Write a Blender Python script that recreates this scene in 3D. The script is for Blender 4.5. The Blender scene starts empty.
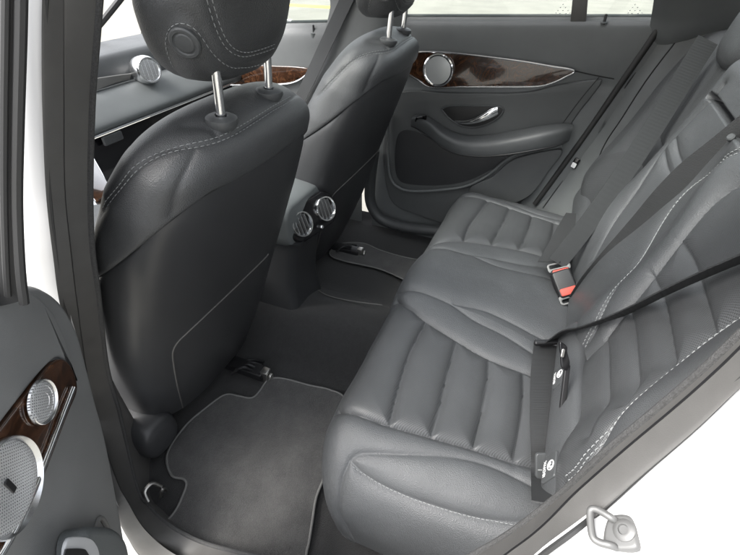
import bpy, bmesh, math, random
import numpy as np
from mathutils import Vector, Matrix
from mathutils.bvhtree import BVHTree
from mathutils.kdtree import KDTree
random.seed(7); np.random.seed(7)
S = bpy.context.scene; COL = S.collection
# ------------------------------------------------------------------ camera
CP = np.array([-1.00419, -0.27745, 1.11574]); YAW, PITCH, ROLL, FPX = 0.39375, 0.65635, 0.004545, 441.17
W0, H0 = 740.0, 555.0
_f = np.array([math.cos(PITCH)*math.cos(YAW), math.cos(PITCH)*math.sin(YAW), -math.sin(PITCH)])
_r = np.array([math.sin(YAW), -math.cos(YAW), 0.0]); _u = np.cross(_r, _f)
_r, _u = _r*math.cos(ROLL)+_u*math.sin(ROLL), -_r*math.sin(ROLL)+_u*math.cos(ROLL)
cd = bpy.data.cameras.new('camera'); cam = bpy.data.objects.new('camera', cd); COL.objects.link(cam)
cam.matrix_world = Matrix(((_r[0], _u[0], -_f[0], CP[0]), (_r[1], _u[1], -_f[1], CP[1]), (_r[2], _u[2], -_f[2], CP[2]), (0, 0, 0, 1)))
cd.sensor_width = 36.0; cd.lens = 36.0*FPX/W0; cd.clip_start = 0.02; cd.clip_end = 2000
S.camera = cam
# ------------------------------------------------------------------ light
SUN_EL, SUN_AZ = math.radians(52), math.radians(134)      # azimuth of the sun measured from +X towards +Y
wd = bpy.data.worlds.new('World'); S.world = wd; wd.use_nodes = True
nt = wd.node_tree; bg = nt.nodes['Background']; sky = nt.nodes.new('ShaderNodeTexSky')
sky.sky_type = 'NISHITA'; sky.sun_disc = False; sky.sun_elevation = SUN_EL; sky.sun_rotation = math.pi/2-SUN_AZ
sky.air_density = 1.0; sky.dust_density = 4.0; sky.ozone_density = 1.0
hs = nt.nodes.new('ShaderNodeHueSaturation'); hs.inputs['Saturation'].default_value = .22
nt.links.new(sky.outputs[0], hs.inputs['Color']); nt.links.new(hs.outputs[0], bg.inputs[0]); bg.inputs[1].default_value = 0.13
sl = bpy.data.lights.new('sun', 'SUN'); sl.energy = .55; sl.angle = math.radians(25); sl.color = (1, .96, .9)
so = bpy.data.objects.new('sun', sl); COL.objects.link(so)
sd = Vector((math.cos(SUN_EL)*math.cos(SUN_AZ), math.cos(SUN_EL)*math.sin(SUN_AZ), math.sin(SUN_EL)))
so.rotation_euler = (-sd).to_track_quat('-Z', 'Y').to_euler(); so.location = (0, 0, 6)
S.view_settings.view_transform = 'Standard'; S.view_settings.look = 'None'; S.view_settings.exposure = 2.35; S.view_settings.gamma = 1

# ------------------------------------------------------------------ helpers
def ray(px, py):
    return CP, _f + _r*(px-W0/2)/FPX - _u*(py-H0/2)/FPX
def P(px, py, ax, val):
    c, d = ray(px, py); i = 'xyz'.index(ax); return c + d*((val-c[i])/d[i])
def Pn(px, py, n, p0):
    c, d = ray(px, py); n = np.asarray(n, float); return c + d*(((np.asarray(p0)-c)@n)/(d@n))
def proj(q):
    d = np.asarray(q)-CP; z = d@_f; return W0/2+FPX*(d@_r)/z, H0/2-FPX*(d@_u)/z
def cr(pts, n, closed=False):
    """Catmull-Rom through pts, n samples evenly spaced by length"""
    p = np.asarray(pts, float)
    if len(p) == 2:
        t = np.linspace(0, 1, n)[:, None]; return p[0]*(1-t)+p[1]*t
    q = np.vstack([p[-1], p, p[0], p[1]]) if closed else np.vstack([2*p[0]-p[1], p, 2*p[-1]-p[-2]])
    out = []; m = len(q)-3
    for i in range(m):
        t = np.linspace(0, 1, 24, endpoint=False)[:, None]; a, b, c, d = q[i:i+4]
        out.append(.5*((2*b)+(-a+c)*t+(2*a-5*b+4*c-d)*t**2+(-a+3*b-3*c+d)*t**3))
    out.append(q[-2][None]); o = np.vstack(out)
    L = np.concatenate([[0], np.cumsum(np.linalg.norm(np.diff(o, axis=0), axis=1))])
    s = np.linspace(0, L[-1], n+1)[:-1] if closed else np.linspace(0, L[-1], n)
    return np.stack([np.interp(s, L, o[:, k]) for k in range(o.shape[1])], 1)
def cr_param(p, n):
    """Catmull-Rom along axis 0 of an array with uniform parameters"""
    p = np.asarray(p, float); m = len(p); q = np.concatenate([(2*p[0]-p[1])[None], p, (2*p[-1]-p[-2])[None]])
    s = np.linspace(0, m-1, n); i = np.minimum(s.astype(int), m-2); t = (s-i).reshape((-1,)+(1,)*(p.ndim-1))
    a, b, c, d = q[i], q[i+1], q[i+2], q[i+3]
    return .5*((2*b)+(-a+c)*t+(2*a-5*b+4*c-d)*t**2+(-a+3*b-3*c+d)*t**3)
def net(ctrl, nu, nv):
    g = cr_param(np.asarray(ctrl, float), nu); return np.swapaxes(cr_param(np.swapaxes(g, 0, 1), nv), 0, 1)
def grid_normals(G, cu=False, cv=False):
    def dif(A, ax, c):
        if c: return np.roll(A, -1, ax)-np.roll(A, 1, ax)
        return np.gradient(A, axis=ax)
    n = np.cross(dif(G, 0, cu), dif(G, 1, cv)); return n/np.maximum(np.linalg.norm(n, axis=2, keepdims=True), 1e-12)
def grid_faces(nu, nv, cu=False, cv=False):
    i = np.arange(nu if cu else nu-1); j = np.arange(nv if cv else nv-1); I, J = np.meshgrid(i, j, indexing='ij')
    I2, J2 = (I+1) % nu, (J+1) % nv
    return np.stack([I*nv+J, I2*nv+J, I2*nv+J2, I*nv+J2], -1).reshape(-1, 4)
class MB:
    """collects pieces of ONE mesh"""
    def __init__(s): s.v = []; s.f = []; s.n = 0
    def add(s, v, f):
        v = np.asarray(v, float).reshape(-1, 3); s.v.append(v); s.f.extend([tuple(int(k)+s.n for k in q) for q in f]); s.n += len(v); return s
    def grid(s, G, cu=False, cv=False, flip=False):
        f = grid_faces(G.shape[0], G.shape[1], cu, cv); return s.add(G.reshape(-1, 3), f[:, ::-1] if flip else f)
    def loft(s, rings, caps=True):
        """rings: list of (n,3) closed sections"""
        G = np.asarray(rings, float); nu, nv = G.shape[:2]; f = [tuple(q) for q in grid_faces(nu, nv, False, True)]
        if caps: f += [tuple(range(nv)), tuple(nu*nv-1-np.arange(nv))]
        return s.add(G.reshape(-1, 3), f)
    def tube(s, pts, r, n=10, caps=True):
        p = np.asarray(pts, float); r = np.broadcast_to(r, (len(p),)); T = np.gradient(p, axis=0); T /= np.linalg.norm(T, axis=1)[:, None]+1e-12
        ref = np.array([0, 0, 1.]) if abs(T[0][2]) < .9 else np.array([1., 0, 0]); rings = []
        N = np.cross(T[0], ref); N /= np.linalg.norm(N)
        for i in range(len(p)):
            N = N-T[i]*(N@T[i]); N /= np.linalg.norm(N); B = np.cross(T[i], N); a = np.linspace(0, 2*math.pi, n, endpoint=False)
            rings.append(p[i]+r[i]*(np.cos(a)[:, None]*N+np.sin(a)[:, None]*B))
        return s.loft(rings, caps)
    def lathe(s, c, axis, prof, n=40):
        """prof: list of (radius, height along axis)"""
        a = np.asarray(axis, float); a /= np.linalg.norm(a); x = np.cross(a, [0, 0, 1.] if abs(a[2]) < .9 else [1., 0, 0]); x /= np.linalg.norm(x); y = np.cross(a, x)
        t = np.linspace(0, 2*math.pi, n, endpoint=False)
        return s.loft([np.asarray(c)+a*h+max(r, 1e-5)*(np.cos(t)[:, None]*x+np.sin(t)[:, None]*y) for r, h in prof])
    def box(s, c, ex, ey, ez):
        c = np.asarray(c, float); v = [c+np.asarray(ex)*i+np.asarray(ey)*j+np.asarray(ez)*k for i in (-1, 1) for j in (-1, 1) for k in (-1, 1)]
        return s.add(v, [(0, 1, 3, 2), (4, 6, 7, 5), (0, 4, 5, 1), (2, 3, 7, 6), (0, 2, 6, 4), (1, 5, 7, 3)])
    def slab(s, pts, nrm, th, bev=0.0):
        """closed outline (n,3) given a thickness along nrm, its front edge rounded by bev"""
        p = np.asarray(pts, float); nrm = np.asarray(nrm, float); nrm = nrm/np.linalg.norm(nrm); rings = [p, p+nrm*(th-bev)]
        if bev > 0:
            T = np.roll(p, -1, 0)-np.roll(p, 1, 0); inn = np.cross(nrm, T); inn /= np.linalg.norm(inn, axis=1)[:, None]+1e-12
            c0 = p.mean(0); sgn = np.sign(np.sum(inn*(c0-p))); inn *= sgn
            for a in (.4, .8, 1.2, math.pi/2): rings.append(p+inn*bev*(1-math.cos(a))+nrm*(th-bev+bev*math.sin(a)))
        return s.loft(rings)
    def build(s, name, mat, parent=None, smooth=True, angle=40, bevel=0):
        me = bpy.data.meshes.new(name); me.from_pydata(np.vstack(s.v).tolist(), [], s.f); me.update()
        bm = bmesh.new(); bm.from_mesh(me); bmesh.ops.recalc_face_normals(bm, faces=bm.faces)
        if bevel: bmesh.ops.bevel(bm, geom=[e for e in bm.edges if e.calc_face_angle(0) > .6], offset=bevel, segments=3, profile=.5, affect='EDGES')
        if smooth:
            for f in bm.faces: f.smooth = True
            for e in bm.edges:
                if e.calc_face_angle(0) > math.radians(angle): e.smooth = False
        bm.to_mesh(me); bm.free(); me.materials.append(mat)
        o = bpy.data.objects.new(name, me); COL.objects.link(o)
        if parent is not None: put(o, parent)
        return o
def put(o, parent):
    o.parent = parent; o.matrix_parent_inverse = Matrix.Identity(4)
    wl = Vector((0, 0, 0)); q = parent
    while q is not None: wl += q.location; q = q.parent
    o.location = -wl if o.type != 'EMPTY' else o.location
    return o
def thing(name, label, cat, loc, group=None):
    o = bpy.data.objects.new(name, None); COL.objects.link(o); o.location = loc; o.empty_display_size = .05
    o['label'] = label; o['category'] = cat
    if group: o['group'] = group
    return o
def tag(o, label, cat, group=None):
    o['label'] = label; o['category'] = cat
    if group: o['group'] = group
    return o
def dup(root, off, label, group=None):
    r = root.copy(); COL.objects.link(r); r.location = Vector(root.location)+Vector(off); r['label'] = label
    if group: r['group'] = group
    for ch in list(root.children):
        c = ch.copy(); COL.objects.link(c); c.parent = r
        for g in list(ch.children):
            d = g.copy(); COL.objects.link(d); d.parent = c
    return r
class Skin:
    """a surface that lines seen on it can be traced onto"""
    def __init__(s, G, cu=False, cv=False):
        s.G = G; s.N = grid_normals(G, cu, cv); f = grid_faces(G.shape[0], G.shape[1], cu, cv)
        s.b = BVHTree.FromPolygons([tuple(v) for v in G.reshape(-1, 3)], [tuple(int(k) for k in q) for q in f])
    def hit(s, px, py):
        c, d = ray(px, py); h = s.b.ray_cast(Vector(c), Vector(d)); return None if h[0] is None else np.array(h[0])
    def trace(s, pix, n=80):
        q = [s.hit(*p) for p in cr(pix, n)]; q = [p for p in q if p is not None]; return np.array(q) if len(q) > 1 else None
    def near(s, p):
        h = s.b.find_nearest(Vector(p)); return np.array(h[0]), np.array(h[1])
def seam_dist(V, lines, step=.002):
    pts = []
    for L in lines:
        if L is None: continue
        n = max(2, int(np.sum(np.linalg.norm(np.diff(L, axis=0), axis=1))/step)); pts.append(cr(L, n))
    pts = np.vstack(pts); kd = KDTree(len(pts))
    for i, p in enumerate(pts): kd.insert(p, i)
    kd.balance()
    return np.array([kd.find(v)[2] for v in V])
def mirror(L): return None if L is None else L*np.array([-1, 1, 1])
def smooth_line(L, k=9):
    p = np.vstack([np.repeat(L[:1], k, 0), L, np.repeat(L[-1:], k, 0)]); w = np.ones(2*k+1)/(2*k+1)
    return np.stack([np.convolve(p[:, i], w, 'valid') for i in range(3)], 1)
def stitches(mb, line, skin, lift=.0008, L=.0062, gap=.0030, r=.0009, side=0.0, face=None):
    """thread dashes lying beside a traced line, dropped onto the surface from outside"""
    line = smooth_line(line); n = int(np.sum(np.linalg.norm(np.diff(line, axis=0), axis=1))/(L+gap)); q = cr(line, 6*n+1)
    T = np.gradient(q, axis=0); T /= np.linalg.norm(T, axis=1)[:, None]+1e-9
    N = []
    for p in q:
        nn = skin.near(p)[1]; N.append(nn if nn@(CP-p if face is None else face) > 0 else -nn)
    N = smooth_line(np.array(N), 25); N /= np.linalg.norm(N, axis=1)[:, None]; D = np.cross(N, T); out = []
    for p, nn, d in zip(q, N, D):
        o = p+d*side; h = skin.b.ray_cast(Vector(o+nn*.02), Vector(-nn), .04)[0]; out.append((np.array(h) if h is not None else o)+nn*lift)
    out = np.array(out)
    for i in range(n):
        c = out[6*i:6*i+5]; mb.tube([c[0]-N[6*i]*lift, c[1], c[2], c[3], c[4]-N[6*i+4]*lift], [r*.6, r, r, r, r*.6], 5)
def rrect(cx, cy, w, h, r, n=6):
    o = []
    for k, (sx, sy) in enumerate(((1, 1), (-1, 1), (-1, -1), (1, -1))):
        for t in np.linspace(k*math.pi/2, (k+1)*math.pi/2, n): o.append((cx+sx*(w/2-r)+r*math.cos(t), cy+sy*(h/2-r)+r*math.sin(t)))
    return np.array(o)
def ribbon(pts, width, thick, wdir, n=60, end_taper=False):
    """webbing: a flat strap along pts, its width along wdir (one vector per point)"""
    c = cr(np.asarray(pts, float), n); w = cr_param(np.asarray(wdir, float), n); T = np.gradient(c, axis=0); T /= np.linalg.norm(T, axis=1)[:, None]
    w = w-T*np.sum(w*T, 1)[:, None]; w /= np.linalg.norm(w, axis=1)[:, None]; N = np.cross(T, w); rings = []
    for i in range(n):
        prof = [(-1, -1), (-1.0, 1), (-.5, 1), (0, 1), (.5, 1), (1, 1), (1, -1), (.5, -1), (0, -1), (-.5, -1)]
        rings.append([c[i]+w[i]*width/2*a+N[i]*thick/2*b for a, b in prof])
    return rings

# ------------------------------------------------------------------ materials
def mat(name, col, rough=.5, metal=0, spec=.5, bump=None, var=0.0, vscale=8, coat=0, sheen=0):
    m = bpy.data.materials.new(name); m.use_nodes = True; n = m.node_tree; b = n.nodes['Principled BSDF']
    b.inputs['Base Color'].default_value = (*col, 1); b.inputs['Roughness'].default_value = rough; b.inputs['Metallic'].default_value = metal
    b.inputs['Specular IOR Level'].default_value = spec; b.inputs['Coat Weight'].default_value = coat; b.inputs['Coat Roughness'].default_value = .04
    b.inputs['Sheen Weight'].default_value = sheen
    tc = n.nodes.new('ShaderNodeTexCoord')
    if var:
        nz = n.nodes.new('ShaderNodeTexNoise'); nz.inputs['Scale'].default_value = vscale; nz.inputs['Detail'].default_value = 6; nz.inputs['Roughness'].default_value = .6
        n.links.new(tc.outputs['Object'], nz.inputs['Vector'])
        rp = n.nodes.new('ShaderNodeValToRGB'); e = rp.color_ramp.elements; e[0].position = .3; e[1].position = .7
        e[0].color = (*[c*(1-var) for c in col], 1); e[1].color = (*[min(1, c*(1+var)) for c in col], 1)
        n.links.new(nz.outputs[0], rp.inputs[0]); n.links.new(rp.outputs[0], b.inputs['Base Color'])
        mr = n.nodes.new('ShaderNodeMapRange'); mr.inputs['To Min'].default_value = max(0, rough-.07); mr.inputs['To Max'].default_value = min(1, rough+.07)
        n.links.new(nz.outputs[0], mr.inputs[0]); n.links.new(mr.outputs[0], b.inputs['Roughness'])
    if bump:
        last = None
        for kind, scale, dist, strength in bump:
            if kind == 'voronoi':
                t = n.nodes.new('ShaderNodeTexVoronoi'); t.inputs['Scale'].default_value = scale; o = t.outputs['Distance']
            else:
                t = n.nodes.new('ShaderNodeTexNoise'); t.inputs['Scale'].default_value = scale; t.inputs['Detail'].default_value = 4; o = t.outputs[0]
            n.links.new(tc.outputs['Object'], t.inputs['Vector'])
            bp = n.nodes.new('ShaderNodeBump'); bp.inputs['Distance'].default_value = dist; bp.inputs['Strength'].default_value = strength
            n.links.new(o, bp.inputs['Height'])
            if last: n.links.new(last, bp.inputs['Normal'])
            last = bp.outputs[0]
        n.links.new(last, b.inputs['Normal'])
    return m
def wave_bump(m, axis_vec, scale, dist, kind='BANDS'):
    """fine ribs across a surface (perforated leather, webbing)"""
    n = m.node_tree; b = n.nodes['Principled BSDF']; tc = n.nodes.new('ShaderNodeTexCoord')
    dp = n.nodes.new('ShaderNodeVectorMath'); dp.operation = 'DOT_PRODUCT'; dp.inputs[1].default_value = axis_vec
    ml = n.nodes.new('ShaderNodeMath'); ml.operation = 'MULTIPLY'; ml.inputs[1].default_value = scale*2*math.pi
    sn = n.nodes.new('ShaderNodeMath'); sn.operation = 'SINE'; bp = n.nodes.new('ShaderNodeBump'); bp.inputs['Distance'].default_value = dist
    n.links.new(tc.outputs['Object'], dp.inputs[0]); n.links.new(dp.outputs['Value'], ml.inputs[0]); n.links.new(ml.outputs[0], sn.inputs[0]); n.links.new(sn.outputs[0], bp.inputs['Height'])
    if b.inputs['Normal'].links: n.links.new(b.inputs['Normal'].links[0].from_socket, bp.inputs['Normal'])
    n.links.new(bp.outputs[0], b.inputs['Normal']); return m
def dot_bump(m, ax, ay, scale, dist, colour=None):
    """rows of small holes in the plane of ax and ay"""
    n = m.node_tree; b = n.nodes['Principled BSDF']; tc = n.nodes.new('ShaderNodeTexCoord'); s = []
    for a in (ax, ay):
        dp = n.nodes.new('ShaderNodeVectorMath'); dp.operation = 'DOT_PRODUCT'; dp.inputs[1].default_value = a
        ml = n.nodes.new('ShaderNodeMath'); ml.operation = 'MULTIPLY'; ml.inputs[1].default_value = scale*2*math.pi
        sn = n.nodes.new('ShaderNodeMath'); sn.operation = 'SINE'
        n.links.new(tc.outputs['Object'], dp.inputs[0]); n.links.new(dp.outputs['Value'], ml.inputs[0]); n.links.new(ml.outputs[0], sn.inputs[0]); s.append(sn.outputs[0])
    mu = n.nodes.new('ShaderNodeMath'); mu.operation = 'MULTIPLY'; n.links.new(s[0], mu.inputs[0]); n.links.new(s[1], mu.inputs[1])
    rp = n.nodes.new('ShaderNodeMapRange'); rp.inputs['From Min'].default_value = .35; rp.inputs['From Max'].default_value = .7
    n.links.new(mu.outputs[0], rp.inputs[0])
    bp = n.nodes.new('ShaderNodeBump'); bp.inputs['Distance'].default_value = dist; bp.invert = True; n.links.new(rp.outputs[0], bp.inputs['Height'])
    if b.inputs['Normal'].links: n.links.new(b.inputs['Normal'].links[0].from_socket, bp.inputs['Normal'])
    n.links.new(bp.outputs[0], b.inputs['Normal'])
    if colour:
        mx = n.nodes.new('ShaderNodeMix'); mx.data_type = 'RGBA'; mx.inputs['B'].default_value = (*colour, 1); n.links.new(rp.outputs[0], mx.inputs[0])
        if b.inputs['Base Color'].links: n.links.new(b.inputs['Base Color'].links[0].from_socket, mx.inputs['A'])
        else: mx.inputs['A'].default_value = b.inputs['Base Color'].default_value
        n.links.new(mx.outputs['Result'], b.inputs['Base Color'])
    return m
REC = math.radians(18)
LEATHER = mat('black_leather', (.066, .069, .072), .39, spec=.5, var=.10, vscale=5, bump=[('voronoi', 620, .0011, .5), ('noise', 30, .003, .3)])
LEATHERF_SHADED = mat('front_black_leather_shaded', (.050, .052, .054), .40, spec=.5, var=.10, vscale=5, bump=[('voronoi', 620, .0011, .5), ('noise', 30, .003, .3)])  # same hide as the bench, darkened to put shade into the front seats
DOORM_LIT = mat('charcoal_door_trim_lit', (.118, .125, .126), .48, var=.08, bump=[('voronoi', 900, .0005, .4)])  # soft trim lightened in colour, standing in for light on the far side
DOORL_LIT = mat('dark_grey_door_panel_lit', (.082, .086, .087), .48, var=.08, bump=[('voronoi', 900, .0005, .4)])  # grained plastic, with light on the far lower panel put into its colour
DOOR_SKYLIT = mat('door_trim_sky_lit', (.18, .184, .184), .45, var=.08, bump=[('voronoi', 1000, .0004, .4)])  # sky reflection on the open door put into the base colour
PERF = mat('perforated_leather', (.064, .067, .070), .45, spec=.5, var=.10, vscale=5, bump=[('noise', 40, .002, .25)])
dot_bump(PERF, (1, 0, 0), (0, 1, -.6), 240, .0007, (.02, .02, .02))
PLASTIC = mat('dark_grained_plastic', (.056, .059, .061), .45, var=.1, bump=[('voronoi', 1100, .0004, .4)])
SHELL = mat('smooth_seat_back_plastic', (.034, .035, .037), .42, var=.08, vscale=4, bump=[('noise', 900, .0003, .3)])
SOFT = mat('grey_soft_trim', (.105, .114, .115), .5, var=.08, bump=[('voronoi', 900, .0005, .4)])
DARK = mat('black_plastic', (.012, .012, .013), .4)
GLOSSBLACK = mat('gloss_black', (.008, .008, .009), .12)
CARPET = mat('black_carpet', (.013, .013, .0135), .95, var=.35, vscale=60, bump=[('noise', 700, .004, 1)], sheen=.15)
MATC = mat('worn_grey_floor_mat', (.066, .065, .0635), .95, var=.6, vscale=11, bump=[('noise', 420, .006, 1), ('noise', 1100, .003, .8)], sheen=.25)
for n_ in MATC.node_tree.nodes:
    if n_.type == 'TEX_NOISE' and n_.inputs['Scale'].default_value == 11: n_.inputs['Detail'].default_value = 14; n_.inputs['Roughness'].default_value = .8
PIPE = mat('grey_mat_binding', (.14, .14, .135), .7, bump=[('noise', 900, .001, .5)])
PAINT = mat('white_car_paint', (.56, .56, .56), .28, coat=.6)
RUBBER = mat('grey_door_rubber', (.082, .080, .077), .55, var=.08, vscale=30, bump=[('noise', 900, .0004, .4)])
RUBBERB = mat('black_door_rubber', (.022, .022, .022), .6)
FUZZ = mat('flocked_seal_edge', (.06, .06, .06), .9, var=.4, vscale=500, bump=[('noise', 1200, .002, 1)])
CHROME = mat('chrome', (.85, .86, .87), .09, metal=1)
SATIN = mat('satin_aluminium', (.72, .73, .74), .27, metal=1)
THREAD = mat('grey_thread', (.25, .26, .26), .7)
WEB = mat('black_belt_webbing', (.022, .023, .024), .6, var=.1, vscale=300)
WEBG = mat('grey_belt_webbing', (.031, .033, .034), .6, var=.1, vscale=300)
WEBL = mat('charcoal_belt_webbing', (.028, .029, .030), .6, var=.1, vscale=300)
for _m in (WEB, WEBG, WEBL): wave_bump(_m, (.7, .3, .65), 520, .0002)
RED = mat('red_button', (.50, .055, .035), .4)
LABELW = mat('white_print', (.8, .8, .8), .6)
SILVERM = mat('speaker_mesh_metal', (.80, .81, .82), .35, metal=.6)
dot_bump(SILVERM, (.8, .6, 0), (0, 0, 1), 210, .001, (.22, .22, .23))
ZINC = mat('zinc_steel', (.62, .61, .58), .32, metal=1, var=.1, vscale=60)
HEADLINER = mat('light_grey_headliner', (.55, .55, .53), .9)
CONC = mat('pale_concrete', (.225, .217, .19), .85, var=.12, vscale=1.5, bump=[('noise', 60, .01, .4)])
YEL = mat('yellow_road_paint', (.75, .52, .10), .7, var=.15, vscale=6)
TYPE = mat('dark_print', (.03, .03, .03), .6)
def wood_mat():
    m = mat('burl_walnut_veneer', (.12, .045, .018), .12, coat=1, spec=.5); n = m.node_tree; b = n.nodes['Principled BSDF']; tc = n.nodes.new('ShaderNodeTexCoord')
    a = n.nodes.new('ShaderNodeTexNoise'); a.inputs['Scale'].default_value = 22; a.inputs['Detail'].default_value = 8; a.inputs['Distortion'].default_value = 2.5; a.inputs['Roughness'].default_value = .65
    n.links.new(tc.outputs['Object'], a.inputs['Vector']); rp = n.nodes.new('ShaderNodeValToRGB'); e = rp.color_ramp.elements
    e[0].position = .34; e[0].color = (.014, .007, .004, 1); e[1].position = .72; e[1].color = (.125, .058, .028, 1); k = e.new(.52); k.color = (.048, .021, .011, 1)
    n.links.new(a.outputs[0], rp.inputs[0]); n.links.new(rp.outputs[0], b.inputs['Base Color']); return m
WOOD = wood_mat()
def glass_mat():
    m = bpy.data.materials.new('window_glass'); m.use_nodes = True; n = m.node_tree; n.nodes.clear()
    o = n.nodes.new('ShaderNodeOutputMaterial'); t = n.nodes.new('ShaderNodeBsdfTransparent'); g = n.nodes.new('ShaderNodeBsdfGlossy'); x = n.nodes.new('ShaderNodeMixShader'); fr = n.nodes.new('ShaderNodeFresnel')
    t.inputs[0].default_value = (.90, .93, .91, 1); g.inputs['Roughness'].default_value = .02; fr.inputs[0].default_value = 1.45
    n.links.new(fr.outputs[0], x.inputs[0]); n.links.new(t.outputs[0], x.inputs[1]); n.links.new(g.outputs[0], x.inputs[2]); n.links.new(x.outputs[0], o.inputs[0]); return m
GLASS = glass_mat()

# ------------------------------------------------------------------ the setting outside
def structure(o): o['kind'] = 'structure'; return o
structure(MB().box((0, 0, -.55), (300, 0, 0), (0, 300, 0), (0, 0, .05)).build('ground', CONC, smooth=False))
structure(MB().box((12.4, 7.6, -.497), (.28, 0, 0), (0, 2.6, 0), (0, 0, .003)).build('road_marking', YEL, smooth=False))

# ------------------------------------------------------------------ car body
body = thing('car', 'white car around the cabin, its near rear door open onto the dark carpeted footwell', 'car', (0, 0, -.1))
def part_root(name, label, loc):
    o = bpy.data.objects.new(name, None); COL.objects.link(o); o.parent = body; o.location = Vector(loc)-body.location; o.empty_display_size = .05; o['label'] = label; return o
# floor carpet with the centre tunnel
xs = np.array([-.80, -.69, -.6, -.3, -.20, -.13, -.06, 0, .06, .13, .20, .3, .6, .70, .74])
zf = np.array([-.02, .0, 0, 0, .008, .055, .085, .09, .085, .055, .008, 0, 0, .012, .06])
ys = [1.6, 1.35, 1.1, .7, .5, .3, .0, -.2, -.6]
fl = net([[(x, y, z+(.10 if y < -.1 else 0)+(.25 if y > 1.5 else 0)) for x, z in zip(xs, zf)] for y in ys], 90, 120)
MB().grid(fl).build('floor_carpet', CARPET, body)
# roof with headliner, rear wall
def roof_z(x): return 1.15+.095*(1-(abs(x)/.60)**2.2)
def roof_strip(x0, x1, y0, y1, up=0, k=1.0):
    return np.array([[(x*k, y, roof_z(x)+up-.05*((y+.1)/1.05)**2) for y in np.linspace(y0, y1, 24)] for x in np.linspace(x0, x1, 10)])
for i, (x0, x1, y0, y1) in enumerate(((-.60, -.43, -1.1, .95), (.43, .60, -1.1, .95), (-.43, .43, -1.1, -.85), (-.43, .43, .80, .95))):
    MB().grid(roof_strip(x0, x1, y0, y1)).build('headliner', HEADLINER, body); MB().grid(roof_strip(x0, x1, y0, y1, .035, 1.06)).build('roof_panel', PAINT, body)
g_ = roof_strip(-.45, .45, -.87, .82, .03); MB().grid(g_).build('added_roof_glass', GLASS, body)  # unseen glass opening, added to let more light onto backrest and cushions
# door aperture: curves seen on the body side, which leans in above the waist
def side(px, py, dx=0.0):
    x = -.74+dx
    for _ in range(12):
        p = P(px, py, 'x', x); x = -.74+dx+.30*max(0, p[2]-.72)
    return p
E0 = [(101,-20),(97,34),(92,103),(90,190),(92,248),(98,293),(107,367),(120,415),(137,488),(150,508),(172,527),(207,544),(255,556),(330,575),(420,575),(490,546),(554,500),(608,451),(655,412),(702,372),(740,336),(800,280)]
E1 = [(63,-20),(63,34),(63,103),(64,190),(70,250),(76,300),(86,370),(97,420),(115,477),(128,503),(146,531),(176,555),(225,575),(320,605),(430,597),(520,545),(580,490),(627,449),(682,403),(722,367),(760,330),(820,275)]
E2 = [(48,-20),(46,34),(46,103),(50,190),(57,255),(64,305),(82,367),(91,415),(107,478),(114,504),(130,538),(148,562),(195,600),(310,640),(440,625),(550,548),(600,510),(644,470),(695,425),(740,381),(790,335),(840,285)]
E3 = [(18,-20),(17,34),(16,103),(14,190),(14,255),(16,310),(35,400),(52,450),(74,510),(84,550),(96,590),(116,640),(160,700),(290,760),(480,760),(660,720),(760,640),(860,560),(930,500),(1000,440),(1060,400),(1120,350)]
LX = [.055]*8+[.04, .01, -.03, -.055, -.06, -.06, -.055, -.03, 0]+[0]*5          # the centre pillar stands further in than the wheel arch
for i in range(5, 17):                              # keep the sill above the carpet
    for _ in range(60):
        if side(*E0[i], .035+LX[i])[2] >= .045: break
        LX[i] -= .004
c0 = np.array([side(*p, .035+l) for p, l in zip(E0, LX)]); c1 = np.array([side(*p, -.005+l) for p, l in zip(E1, LX)]); c2 = np.array([side(*p, -.03+l) for p, l in zip(E2, LX)]); c3 = np.array([side(*p, (-.045 if i < 13 else -.12)+l) for i, (p, l) in enumerate(zip(E3, LX))])
c1b = np.array([side(*p, -.012+l) for p, l in zip(E1, LX)])
def strip(a, b, bulge, n=260, m=10, dirx=-1):
    A, B = cr_param(a, n), cr_param(b, n); t = np.linspace(0, 1, m)[:, None, None]; G = A*(1-t)+B*t
    G[..., 0] += dirx*bulge*np.sin(math.pi*t[..., 0])**.7; return G
g = strip(c0, c1, .012); MB().grid(g).build('inner_door_seal', RUBBER, body)
ins = c0-CP; ins = c0+ins/np.linalg.norm(ins, axis=1)[:, None]*.07
low_ = np.clip((.30-c0[:, 2])/.12, 0, 1)[:, None]; ins = ins*(1-low_)+low_*np.stack([c0[:, 0]+.03, c0[:, 1], np.full(len(c0), -.03)], 1)
MB().grid(strip(ins, c0, .0)).build('seal_trim', RUBBER, body)
MB().tube(cr_param(c0, 300), .0045, 8).build('seal_edge', FUZZ, body)
MB().tube(cr_param(c1+np.array([-.001, 0, 0]), 300), .0024, 6).build('seal_groove', DARK, body)
MB().grid(strip(c1b, c2, .014)).build('outer_door_seal', RUBBER, body)
MB().tube(cr_param(c2+np.array([-.001, 0, 0]), 300), .0026, 6).build('seal_lip', RUBBERB, body)
G = strip(c2+np.array([.006, 0, 0]), c3, .010, m=24); MB().grid(G).build('door_jamb', PAINT, body)
back = c3+np.array([.25, 0, 0])
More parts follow.
